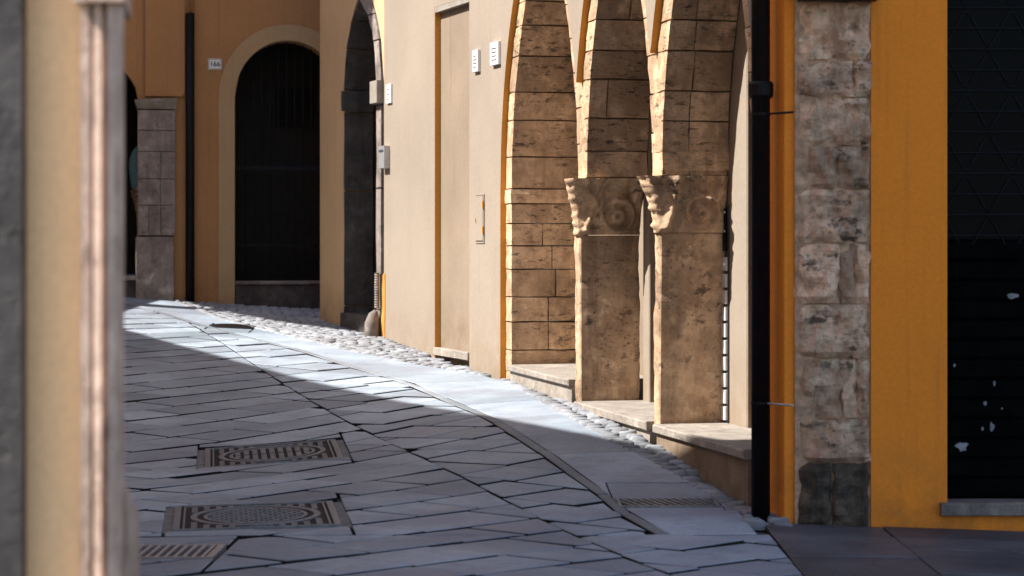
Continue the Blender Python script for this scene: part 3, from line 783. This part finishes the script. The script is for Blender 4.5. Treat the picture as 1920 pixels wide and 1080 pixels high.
mb = MB(); FAR.box(mb, FAR.u(730), FAR.u(722), -.064, -.059, FAR.z(726, 285), FAR.z(726, 281)); child('slot', mb.mesh('slot'), M['ink'], t)
# meter cupboard: cover with frame and hinges
u0, u1 = FAR.u(909), FAR.u(893); z0, z1 = FAR.z(901, 456), FAR.z(901, 364); t = thing('meter_cupboard', 'cream painted meter cupboard door set in the sunlit wall', 'cupboard', FAR.p((u0+u1)/2, 0, z0))
mb = MB(); FAR.bev(mb, u0+.02, u1-.015, -.012, -.001, z0+.02, z1-.015, .003); child('door', mb.mesh('door'), M['cream'], t)
mb = MB()
for a, b, c_, d_ in ((u0, u0+.012, z0, z1), (u1-.01, u1, z0, z1), (u0+.012, u1-.01, z0, z0+.012), (u0+.012, u1-.01, z1-.01, z1)): FAR.box(mb, a, b, -.008, -.001, c_, d_)
child('frame', mb.mesh('frame'), M['cream'], t)
for zz in (z0+.08, z1-.12):
    mb = MB(); FAR.box(mb, u0+.001, u0+.02, -.022, -.009, zz, zz+.06); child('hinge', mb.mesh('hinge'), M['shade_ochre'], t)
mb = MB(); FAR.box(mb, u1-.03, u1-.018, -.02, -.0125, (z0+z1)/2-.03, (z0+z1)/2); child('latch', mb.mesh('latch'), M['shade_ochre'], t)

# ------------------------------------------------------------------ ochre corner house on the right
g = FRO.p(1, 0, 0); oh = thing('ochre_house', 'shaded ochre house with rough stone corner and black shop shutter', 'house', (g.x, g.y, gz(g.x, g.y)))
FY = 11.2
def fu(px): return (px-960)*FY/F-FRO.O.x
def fz(py): return zrow(py, FY)
uq1 = fu(1633); ush = fu(1776); zsill = fz(942)
mb = MB(); FRO.box(mb, uq1, ush, .0, .5, -.3, ZTOP); FRO.box(mb, ush+.0005, 4.5, .0, .5, -.3, fz(966)-.002); FRO.box(mb, ush+.0005, 4.5, 0, .5, 3.4, ZTOP); FRO.box(mb, 2.6, 4.5, 0, .5, fz(966), 3.39)
child('ochre_wall', mb.mesh('ochre_wall'), M['orange'], oh)
mb = MB(); FRO.bev(mb, fu(1762), 2.59, -.045, .18, fz(966), zsill, .006); child('sill', mb.mesh('sill'), M['greystone'], oh)
# shutter: slats below, lattice grille over dark glass above
SD = .14
mb = MB(); FRO.box(mb, ush+.001, 2.599, SD+.03, SD+.06, zsill, 3.39); sh = child('shop_shutter', mb.mesh('shop_shutter'), M['shut'], oh)
z = zsill+.004; st = (fz(452)-z)/13
for i in range(13):
    mb = MB(); FRO.bev(mb, ush+.002, 2.598, SD, SD+.0295, z+.006, z+st-.006, .012); link('slat', mb.mesh('slat'), M['shut'], sh); z += st
mb = MB(); FRO.box(mb, ush+.002, 2.598, SD+.02, SD+.0295, z+.01, 3.38); link('pane', mb.mesh('pane'), M['glass'], sh)
k = 0; zz = z+.03
while zz < 3.3:
    mb = MB(); mb.tube([FRO.p(ush+.002, SD, zz), FRO.p(2.598, SD, zz)], .0035, 6); link('rail', mb.mesh('rail'), M['iron_dark'], sh)
    x = ush+(.07 if k % 2 else .2)
    if k % 2 == 0:
        pts = []; n = 0
        for j in range(60):
            xx = ush+.01+j*.022
            if xx > 2.59: break
            pts.append(FRO.p(xx, SD+.006, zz+.1*math.asin(math.cos(j*2*math.pi/11+k*math.pi/2)*.98)/1.4))
        mb = MB(); mb.tube(pts, .003, 5); link('lattice', mb.mesh('lattice'), M['iron_dark'], sh)
    k += 1; zz += .11
def smear(px, py, w_, h_, seed):
    random.seed(seed); n = 14; c0 = FRO.p(fu(px), SD-.0015, fz(py)); pts = []
    for i in range(n):
        a = 2*math.pi*i/n; r = random.uniform(.55, 1.1); pts.append(c0+Vector((w_*r*math.cos(a), 0, h_*r*math.sin(a))))
    link('paint_smear', mesh('paint_smear', pts, [tuple(range(n))]), M['smear'], sh)
for i, (px, py, w_, h_) in enumerate([(1910, 556, .035, .018), (1814, 842, .04, .028), (1871, 805, .013, .03), (1853, 808, .009, .012), (1876, 722, .007, .02), (1800, 688, .008, .009), (1858, 760, .01, .015), (1890, 770, .006, .008)]): smear(px, py, w_, h_, i)
random.seed(5)
# rough quoin stones
def quoin(px0, px1, py0, py1, seed, wrap):
    a, b = fu(px0)+.003, fu(px1)-.003; z0, z1 = fz(py1)+.004, fz(py0)-.004; nu, nv = 14, 9; V = []; bulge = random.uniform(.0, .03)
    for j in range(nv+1):
        for i in range(nu+1):
            q = i/nu; f = j/nv; u = a+(b-a)*q; z = z0+(z1-z0)*f
            ed = min(min(q, 1-q)*(b-a), min(f, 1-f)*(z1-z0)); d = -.012-bulge*.6*min(1, ed/.03)+.016*math.exp(-ed/.006)
            d += noise.noise(Vector((u*8, z*8, seed)))*.034+noise.noise(Vector((u*21, z*21, seed)))*.026
            if wrap: d += max(0, .15-(u-0))**2*2.6         # worn corner turning into the side street wall
            if q in (0, 1): u += noise.noise(Vector((z*14, seed, 3)))*.022
            V.append(FRO.p(u, d, z+noise.noise(Vector((u*10, f*3, seed+9)))*.007))
    n = nu+1; F_ = [(j*n+i, j*n+i+1, (j+1)*n+i+1, (j+1)*n+i) for j in range(nv) for i in range(nu)]
    ring = [i for i in range(n)]+[j*n+nu for j in range(1, nv+1)]+[nv*n+i for i in range(nu-1, -1, -1)]+[j*n for j in range(nv-1, 0, -1)]
    m_ = len(V); V += [Vector((V[r].x, FRO.O.y+.10, V[r].z)) for r in ring]
    F_ += [(ring[k], ring[(k+1) % len(ring)], m_+(k+1) % len(ring), m_+k) for k in range(len(ring))]
    me = mesh('quoin_stone', V, F_, None, False); bm = bmesh.new(); bm.from_mesh(me); bmesh.ops.recalc_face_normals(bm, faces=bm.faces); bm.to_mesh(me); bm.free()
    child('quoin_stone', me, M['quoin' if py1 < 990 else 'quoin_base'], oh)
qy = [-420, -320, -210, -110, 5, 113, 183, 273, 354, 456, 570, 672, 785, 867, 992]
sp = {4: [1490, 1632], 5: [1489, 1600, 1634], 6: [1489, 1633], 7: [1488, 1568, 1632], 8: [1489, 1630], 9: [1490, 1574, 1604, 1631], 10: [1491, 1628], 11: [1490, 1578, 1608, 1630], 12: [1492, 1630], 13: [1490, 1560, 1629]}
for i in range(len(qy)-1):
    s = sp.get(i, [1489, 1500+random.randint(30, 90), 1632])
    for k, (a, b) in enumerate(zip(s, s[1:])): quoin(a, b, qy[i], qy[i+1], i*3.7+k, k == 0)
mb = MB(); FRO.box(mb, .012, uq1-.001, .016, .5, -.3, ZTOP); child('quoin_core', mb.mesh('quoin_core'), M['mortar_pale'], oh)
mb = MB(); FRO.box(mb, .02, uq1+.02, -.14, -.02, fz(4), fz(-18)); child('sign_bracket', mb.mesh('sign_bracket'), M['black'], oh)
# side wall strip beyond the corner, with its plaster edge
uo = ARC.u(1409)+.0
mb = MB(); ARC.box(mb, .03, ARC.u(1456), -.03, .4, -.3, ZTOP); ARC.box(mb, ARC.u(1453), A3.uA-RW-.002, -.0, .4, -.3, ZTOP); child('side_wall', mb.mesh('side_wall'), M['orange'], oh)
mb = MB(); slabroof('roof', oh, [(FRO.O.x-.3, 10.9), (6.5, 10.9), (6.5, 20), (ARC.p(0, 8, 0).x+.1, ARC.p(0, 8, 0).y), (FRO.O.x, FRO.O.y)], ZTOP+.32)
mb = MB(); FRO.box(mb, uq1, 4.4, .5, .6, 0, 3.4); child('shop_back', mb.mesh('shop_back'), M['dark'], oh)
# black downpipe
ud = ARC.u(1423, -.13); dp = thing('downpipe', 'black iron downpipe with collar at the near end of the arcade', 'downpipe', ARC.p(ud, -.12, gz(*ARC.p(ud, -.12, 0)[:2])))
gb = gz(*ARC.p(ud, -.12, 0)[:2])
mb = MB(); mb.tube([ARC.p(ud, -.12, gb-.03), ARC.p(ud, -.12, 8.9)], .05, 20); pp = child('pipe', mb.mesh('pipe', True), M['black'], dp)
zc = zrow(178, 11.7); mb = MB(); mb.tube([ARC.p(ud, -.12, zc-.045), ARC.p(ud, -.12, zc-.03), ARC.p(ud, -.12, zc+.03), ARC.p(ud, -.12, zc+.045)], [.056, .068, .068, .058], 20); child('collar', mb.mesh('collar'), M['black'], dp)
for q in (222, 745):
    zc = zrow(q, 11.7); mb = MB(); mb.tube([ARC.p(ud, -.12, zc-.008), ARC.p(ud, -.12, zc+.008)], .053, 20); child('clamp_ring', mb.mesh('clamp_ring'), M['black'], dp); mb = MB(); mb.tube([ARC.p(ud-.04, -.1, zc), ARC.p(ud-.22, -.02, zc)], .006, 8); child('clamp', mb.mesh('clamp'), M['iron_dark' if q < 500 else 'grey_metal'], dp)

# ------------------------------------------------------------------ house number 166 across the end of the street
gh = thing('gated_house', 'shaded orange house with arched gate at the end of the street', 'house', (-3, 24, gz(-3, 24)))
def wu(px): return W166.u(px)
def wz(px, py): return zrow(py, W166.Y(px))
D0, D1 = wu(440), wu(640); dz = wz(540, 185); DC = (D0+D1)/2; DR = (D1-D0)/2; dtop = wz(540, 76)
G0, G1 = wu(60), wu(262); gs = wz(262, 200); GC = (G0+G1)/2; GR = (G1-G0)/2
def wall_with_arches(fr, u0, u1, zb, zt, arches, th):
    mb = MB(); us = [u0, u1]
    for a, b, zs, r in arches: us += [a, b, a-1e-4, b+1e-4]+[a+(b-a)*i/24 for i in range(1, 24)]
    us = sorted(us)
    def low(u):
        for a, b, zs, r in arches:
            if a-1e-9 <= u <= b+1e-9:
                k = (u-(a+b)/2)/((b-a)/2); return zs+r*math.sqrt(max(0, 1-k*k))
        return zb
    for a, b in zip(us, us[1:]):
        if b-a < 1e-7: continue
        mb.prism([fr.p(a, 0, low(a)), fr.p(b, 0, low(b)), fr.p(b, th, low(b)), fr.p(a, th, low(a))], [fr.p(a, 0, zt), fr.p(b, 0, zt), fr.p(b, th, zt), fr.p(a, th, zt)])
    return mb
zdoor = wz(500, 527)
mb = wall_with_arches(W166, -5, 5, .2, ZTOP, [(D0, D1, dz, dtop-dz), (G0, G1, gs, GR*.95)], .35)
child('orange_wall', mb.mesh('orange_wall'), M['orange_far'], gh)
# tan band round the gate
mb = MB(); bw = .18; n = 28; P_in = []; P_out = []
P_in.append((D0, .4)); P_out.append((D0-bw, .4))
for i in range(n+1):
    a = math.pi*(1-i/n); P_in.append((DC+DR*math.cos(a), dz+(dtop-dz)*math.sin(a))); P_out.append((DC+(DR+bw)*math.cos(a), dz+(dtop-dz+bw)*math.sin(a)))
P_in.append((D1, .4)); P_out.append((D1+bw, .4))
for i in range(len(P_in)-1):
    a = [P_in[i], P_in[i+1], P_out[i+1], P_out[i]]
    mb.prism([W166.p(u, -.02, z) for u, z in a], [W166.p(u, .2, z) for u, z in a])
child('gate_surround', mb.mesh('gate_surround'), M['tan_band'], gh)
mb = MB(); W166.box(mb, D0+.01, D1-.01, .0, 1.4, .3, zdoor-.04); child('threshold', mb.mesh('threshold'), M['darkstone'], gh)
mb = MB(); W166.bev(mb, D0+.01, D1-.01, -.03, .3, zdoor-.038, zdoor, .006); child('step', mb.mesh('step'), M['greystone'], gh)
mb = MB(); W166.box(mb, D0-.3, D1+.3, 1.4, 1.5, .3, 4.5); W166.box(mb, D0-.3, D0-.2, .36, 1.39, .3, 4.5); W166.box(mb, D1+.2, D1+.3, .36, 1.39, .3, 4.5); W166.box(mb, D0-.3, D1+.3, .36, 1.5, 4.51, 4.6)
child('passage', mb.mesh('passage'), M['wood'], gh)
mb = MB(); W166.box(mb, D0+.55, D0+1.0, 1.34, 1.395, wz(570, 225), wz(570, 150)); child('passage_window', mb.mesh('passage_window'), M['black'], gh)
gate = MB(); W166.box(gate, D0+.01, D1-.01, .24, .265, wz(540, 318), wz(540, 310)); gate_o = child('iron_gate', gate.mesh('iron_gate'), M['iron_dark'], gh)
for i in range(13):
    u = D0+.04+(D1-D0-.08)*i/12; k = (u-DC)/DR; zt = dz+(dtop-dz)*math.sqrt(max(0, 1-k*k))
    mb = MB(); mb.tube([W166.p(u, .25, zdoor), W166.p(u, .25, zt)], .009, 6); link('gate_bar', mb.mesh('gate_bar'), M['black'], gate_o)
mb = MB(); W166.box(mb, D0+.01, D1-.01, .24, .265, wz(540, 462), wz(540, 457)); link('gate_rail', mb.mesh('gate_rail'), M['black'], gate_o)
# passage behind the left arch
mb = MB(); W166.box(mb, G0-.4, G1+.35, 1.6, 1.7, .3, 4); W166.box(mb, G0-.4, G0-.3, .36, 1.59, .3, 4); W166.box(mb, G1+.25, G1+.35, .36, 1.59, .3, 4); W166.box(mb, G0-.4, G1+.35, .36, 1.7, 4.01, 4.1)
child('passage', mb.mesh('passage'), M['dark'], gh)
zst = wz(247, 517)
mb = MB(); W166.bev(mb, G0+.0, G1+.02, -.12, 1.5, zst-.05, zst, .008); child('step', mb.mesh('step'), M['ledge'], gh)
mb = MB(); W166.box(mb, G0+.03, G1-.0, -.07, 1.5, .4, zst-.053); child('step_riser', mb.mesh('step_riser'), M['darkstone'], gh)
# stone pier at the arch's right jamb
ux0, ux1 = wu(258), wu(328)
mb = MB(); W166.bev(mb, wu(254), wu(326), -.13, .34, wz(290, 562)-.1, wz(290, 444), .01); child('pier_base', rough(mb.mesh('pier_base'), .008, 3, 2), M['greystone'], gh)
cr = [442, 385, 336, 285, 245, 207]; spl = {0: [.3, .62], 1: [.6], 2: [.62]}
for i, (a, b) in enumerate(zip(cr, cr[1:])):
    ed = [0]+spl.get(i, [])+[1]
    for e0, e1 in zip(ed, ed[1:]):
        mb = MB(); W166.bev(mb, ux0+(ux1-ux0)*e0+.0015, ux0+(ux1-ux0)*e1-.0015, -.10+random.uniform(-.006, .006), .33, wz(290, a)+.0025, wz(290, b)-.0025, .005)
        child('pier_stone', mb.mesh('pier_stone'), M['greystone'], gh)
ca = [(wu(257), -.10, wz(290, 206)), (wu(330), -.10, wz(290, 206)), (wu(330), .3, wz(290, 206)), (wu(257), .3, wz(290, 206))]; cb = [(wu(252), -.17, wz(290, 188)), (wu(333), -.17, wz(290, 184)), (wu(333), .3, wz(290, 184)), (wu(252), .3, wz(290, 188))]
mb = MB(); mb.prism([W166.p(*q) for q in ca], [W166.p(*q) for q in cb]); child('pier_cap', rough(mb.mesh('pier_cap'), .01, 3, 4), M['ledge'], gh)
mb = MB(); b0, b1 = wu(272), wu(346); zb = wz(310, 181); n = 6
pts = [(b0, zb), (b1-.05, zb)]+[(b1-.05+.05*math.sin(a), zb+.05-.05*math.cos(a)) for a in [k*math.pi/12 for k in range(1, 7)]]+[(b1, 5.5), (b0, 5.5)]
mb.prism([W166.p(u, -.06, z) for u, z in pts], [W166.p(u, .0, z) for u, z in pts]); child('upper_plaster', mb.mesh('upper_plaster'), M['orange_far'], gh)
mb = MB(); ud = wu(356); mb.tube([W166.p(ud, -.07, gz(-3.6, 23.9)), W166.p(ud, -.07, wz(356, 26))], .05, 12); pipe = child('downpipe', mb.mesh('downpipe', True), M['black'], gh)
mb = MB(); mb.tube([W166.p(ud+.02, -.05, wz(356, 26)), W166.p(ud+.02, -.05, 8)], .018, 8); link('conduit', mb.mesh('conduit', True), M['orange_far'], pipe)
slabroof('roof', gh, [(-9, 23.0), (1, 23.9), (1, 30), (-9, 30)], ZTOP+.01)
# number plate
n0, n1 = wu(390), wu(416); z0, z1 = wz(403, 131), wz(403, 110); t = thing('number_plate', 'white house number plate reading 166 on the orange wall', 'number plate', W166.p((n0+n1)/2, -.012, z0))
mb = MB(); W166.bev(mb, n0, n1, -.014, -.001, z0, z1, .003); child('plate', mb.mesh('plate'), M['white'], t)
mb = MB()
for a, b, c_, d_ in ((n0+.006, n0+.012, z0+.006, z1-.006), (n1-.012, n1-.006, z0+.006, z1-.006), (n0+.012, n1-.012, z0+.006, z0+.011), (n0+.012, n1-.012, z1-.011, z1-.006)): W166.box(mb, a, b, -.0155, -.0135, c_, d_)
child('plate_border', mb.mesh('plate_border'), M['ink'], t)
me = text_mesh('166', .078, .0015); c0 = W166.p((n0+n1)/2, -.0155, (z0+z1)/2)
for v in me.vertices: x, yy, zz = v.co; v.co = c0+W166.t*x+Vector((0, 0, yy))-W166.n*zz
me.materials.clear(); child('digits', me, M['ink'], t)

# ------------------------------------------------------------------ person in the archway
def person():
    c = at(276, 517, 24.35); zf_ = zst; root = thing('person', 'person in teal shirt and khaki trousers standing in the dark archway', 'person', (c.x, c.y, zf_))
    H = 1.70
    def build(name, pts, edges, rad, m, rootv=0):
        me = bpy.data.meshes.new(name); me.from_pydata([Vector((c.x, c.y, zf_))+Vector(p) for p in pts], edges, [])
        o = bpy.data.objects.new(name, me); COL.objects.link(o); sk = o.modifiers.new('skin', 'SKIN'); sk.use_smooth_shade = True
        for i, r in enumerate(rad): me.skin_vertices[0].data[i].radius = r if isinstance(r, tuple) else (r, r)
        me.skin_vertices[0].data[rootv].use_root = True
        o.modifiers.new('sub', 'SUBSURF').levels = 2; o.modifiers['sub'].render_levels = 2
        dg = bpy.context.evaluated_depsgraph_get(); m2 = bpy.data.meshes.new_from_object(o.evaluated_get(dg)); bpy.data.objects.remove(o); m2.materials.clear()
        m2.name = name; return child(name, m2, M[m], root)
    # faces to the right (+x), leaning a little; back towards the left edge of the opening
    body = [(-.01, 0, .92), (-.03, 0, 1.1), (-.055, 0, 1.27), (-.03, 0, 1.42), (0, 0, 1.48), (.04, 0, 1.58), (.05, 0, 1.66),
            (-.02, .09, .88), (.03, .1, .5), (.0, .1, .09), (.13, .11, .03), (-.02, -.09, .88), (-.02, -.1, .5), (-.07, -.1, .09), (.06, -.11, .03),
            (-.03, .19, 1.39), (.02, .23, 1.12), (.2, .2, .98), (-.03, -.19, 1.39), (-.02, -.23, 1.12), (.15, -.21, .95)]
    ed = [(0, 1), (1, 2), (2, 3), (3, 4), (4, 5), (5, 6), (0, 7), (7, 8), (8, 9), (9, 10), (0, 11), (11, 12), (12, 13), (13, 14), (3, 15), (15, 16), (16, 17), (3, 18), (18, 19), (19, 20)]
    rad = [(.12, .15), (.115, .14), (.125, .16), (.09, .13), .055, (.095, .075), (.08, .07), .085, .058, .042, .035, .085, .058, .042, .035, .06, .042, .033, .06, .042, .033]
    build('body', body, ed, rad, 'skin')
    build('shirt', [(-.02, 0, .90), (-.035, 0, 1.1), (-.06, 0, 1.27), (-.03, 0, 1.41), (-.03, .2, 1.38), (.0, .235, 1.2), (-.03, -.2, 1.38), (-.02, -.235, 1.2)], [(0, 1), (1, 2), (2, 3), (3, 4), (4, 5), (3, 6), (6, 7)],
          [(.15, .18), (.142, .17), (.15, .185), (.10, .15), .075, .06, .075, .06], 'shirt')
    build('trousers', [(-.01, 0, .95), (-.02, .09, .86), (.03, .1, .5), (.0, .1, .1), (-.02, -.09, .86), (-.02, -.1, .5), (-.07, -.1, .1)], [(0, 1), (1, 2), (2, 3), (0, 4), (4, 5), (5, 6)], [(.13, .16), .108, .08, .07, .108, .08, .07], 'khaki')
    build('hair', [(.0, 0, 1.6), (.03, 0, 1.68), (.07, 0, 1.72)], [(0, 1), (1, 2)], [(.07, .07), (.095, .085), (.06, .06)], 'hair')
    for s, x in ((.1, 0), (-.1, -.07)): build('shoe', [(x-.05, s, .045), (x+.06, s*1.05, .045), (x+.17, s*1.1, .035)], [(0, 1), (1, 2)], [(.05, .045), (.05, .045), (.04, .03)], 'shoe')
    # a small face: eyes, nose, mouth, ears
    mb = MB(); mb.tube([Vector((c.x+.13, c.y, zf_+1.60)), Vector((c.x+.165, c.y, zf_+1.575)), Vector((c.x+.13, c.y, zf_+1.565))], [.008, .014, .01], 8); child('nose', mb.mesh('nose', True), M['skin'], root)
    for s in (-1, 1):
        mb = MB(); mb.tube([Vector((c.x+.125, c.y+s*.032, zf_+1.612)), Vector((c.x+.14, c.y+s*.032, zf_+1.612))], .01, 8); child('eye', mb.mesh('eye'), M['ink'], root)
        mb = MB(); mb.tube([Vector((c.x+.03, c.y+s*.075, zf_+1.63)), Vector((c.x+.03, c.y+s*.09, zf_+1.60)), Vector((c.x+.03, c.y+s*.075, zf_+1.565))], [.012, .02, .012], 8); child('ear', mb.mesh('ear', True), M['skin'], root)
        hb = Vector((c.x+(.2 if s > 0 else .15), c.y+s*.2, zf_+(.98 if s > 0 else .95)))
        mb = MB()
        mb.tube([hb, hb+Vector((.04, 0, -.03)), hb+Vector((.085, 0, -.06))], [.03, .04, .034], 10)
        for k in range(4): f0 = hb+Vector((.08, (k-1.5)*.019, -.055)); mb.tube([f0, f0+Vector((.035, 0, -.035)), f0+Vector((.04, 0, -.075+.008*abs(k-1.5)))], [.009, .0085, .007], 7)
        mb.tube([hb+Vector((.03, -s*.025, -.03)), hb+Vector((.06, -s*.045, -.05)), hb+Vector((.075, -s*.045, -.08))], [.011, .01, .008], 7)
        child('hand', mb.mesh('hand', True), M['skin'], root)
    mb = MB(); mb.tube([Vector((c.x+.125, c.y-.025, zf_+1.54)), Vector((c.x+.133, c.y, zf_+1.54)), Vector((c.x+.125, c.y+.025, zf_+1.54))], .006, 6); child('mouth', mb.mesh('mouth'), M['khaki'], root)
person()

# ------------------------------------------------------------------ house on the left whose corner fills the left edge of the view
q1 = ground_at(235, 617); q2 = ground_at(1160, 826)
def roof_point(g_, z): k = (z-g_.z)/-L.z; return g_-L*k
def line_x(z, Y):
    a, b = roof_point(q1, z), roof_point(q2, z); return a.x+(b.x-a.x)*(Y-a.y)/(b.y-a.y)
lo_, hi_ = 4.0, 25.0
for _ in range(50):
    md = (lo_+hi_)/2
    if line_x(md, 5.0) > -.95: lo_ = md
    else: hi_ = md
ZE = lo_; R1 = roof_point(q1, ZE); R2 = roof_point(q2, ZE); rd = Vector((R1.x-R2.x, R1.y-R2.y, 0)).normalized()
ch = thing('corner_house', 'blurred stucco house corner with moulded stone door jamb, left foreground', 'house', (-1.2, 5.0, gz(-1.2, 5)))
cp = Vector((-.95, 5.0, 0)); fp = cp+rd*24
ZB = gz(-1, 5)-.3
def plan(mb, pts, z0, z1): mb.prism([Vector((x, y, z0)) for x, y in pts], [Vector((x, y, z1)) for x, y in pts])
mb = MB(); plan(mb, [(cp.x-.02, 5.02), (fp.x, fp.y), (fp.x-6, fp.y-5), (-9, 5.02)], ZB, ZE-.1); child('stucco_wall', mb.mesh('stucco_wall'), M['left'], ch)
mb = MB(); plan(mb, [(cp.x, 5.0), (fp.x, fp.y), (fp.x-6, fp.y-5), (-9.1, 5.0)], ZE-.098, ZE); child('roof', mb.mesh('roof'), M['roof'], ch)
tq = cp+rd*7.4
mb = MB(); plan(mb, [(cp.x-.06, 5.03), (tq.x-.02, tq.y), (tq.x-5, tq.y-4), (-8, 5.03)], ZE+.003, ZE+5); child('added_shade_storey', mb.mesh('added_shade_storey'), M['left'], ch)  # unseen storey, added to keep the sun off the near right wall
def cx(px): return (px-960)*5.0/F
# moulded jamb: profile in plan, extruded upwards
prof = [(cx(160), 5.02), (cx(160), 4.95), (cx(176), 4.95), (cx(180), 4.965), (cx(186), 4.94), (cx(200), 4.935), (cx(205), 4.955), (cx(210), 4.955), (cx(214), 4.925), (cx(224), 4.93), (cx(231), 4.945), (cx(233), 5.0), (cx(226)*1.06, 5.3), (cx(160)*1.06, 5.3)]
mb = MB(); plan(mb, prof, ZB, EYE+(450-12)*5/F); child('door_jamb', mb.mesh('door_jamb'), M['jamb'], ch)
mb = MB(); cap = [(cx(150), 5.02), (cx(150), 4.91), (cx(248), 4.90), (cx(246)*1.06, 5.3), (cx(150), 5.3)]; plan(mb, cap, EYE+(450-12)*5/F+.001, EYE+(450+30)*5/F+.1); child('jamb_capital', mb.mesh('jamb_capital'), M['jamb'], ch)
mb = MB(); plan(mb, [(cx(-420), 5.02), (cx(-420), 4.97), (cx(46), 4.97), (cx(46), 5.02)], ZB, 6); child('dark_pilaster', mb.mesh('dark_pilaster'), M['darkstone'], ch)
mb = MB(); plan(mb, prof, EYE+(450+30)*5/F+.101, 4.4); child('upper_jamb', mb.mesh('upper_jamb'), M['jamb'], ch)
# guard stone at the foot of the jamb
gs_ = thing('guard_stone', 'round topped pale guard stone against the foreground door jamb', 'guard stone', (cx(222), 5.1, gz(-1, 5)))
ztop = zrow(880, 5.1); pts = []; rr = []
for k in range(12):
    f = k/11; z = gz(-1, 5)-.2+(ztop-gz(-1, 5)+.2)*f; r = .052+.022*(1-f); r *= math.sqrt(max(0.01, 1-max(0, (f-.93)/.07)**2)); pts.append(Vector((cx(216)*1.02, 5.12, z))); rr.append(r)
mb = MB(); mb.tube(pts, rr, 20); child('stone', mb.mesh('stone', True), M['jamb'], gs_)

# ------------------------------------------------------------------ unseen block added further left, shaped to shade the end of the street
ea = ground_at(372, 573); eb = ground_at(712, 628); zb = 7.2
Ea = roof_point(ea, zb); Eb = roof_point(eb, zb); ed_ = Vector((Ea.x-Eb.x, Ea.y-Eb.y, 0)).normalized()
lg = thing('added_shade_block', 'unseen raised block added beyond the left edge to shade the end of the street', 'house', (Eb.x, Eb.y, gz(-5, 22)))
Ec = Eb+ed_*5.0; far_ = [(Eb.x, Eb.y), (Ec.x, Ec.y), (Ec.x-2, Ec.y+1.5), (Eb.x-5, Eb.y)]
far_ = [(Eb.x, Eb.y), (Eb.x+.6, Eb.y+3.2), (Ec.x, Ec.y+1.0), (Ec.x, Ec.y)]
mb = MB(); plan(mb, far_, zb, 15); child('shade_block_wall', mb.mesh('shade_block_wall'), M['upper'], lg)
mb = MB(); plan(mb, far_, gz(-5, 22)-.3, 4.0); child('shade_block_base', mb.mesh('shade_block_base'), M['upper'], lg)
for k in (.04, .96):
    q = Vector((Eb.x+.1, Eb.y+2.5, 0)) if k < .5 else Vector((Ec.x+.2, Ec.y+.6, 0)); mb = MB(); mb.tube([Vector((q.x, q.y, 4.0)), Vector((q.x, q.y, zb))], .13, 12); child('column', mb.mesh('column', True), M['greystone'], lg)
mb = MB(); plan(mb, far_, 15.003, 15.2); child('roof', mb.mesh('roof'), M['roof'], lg)
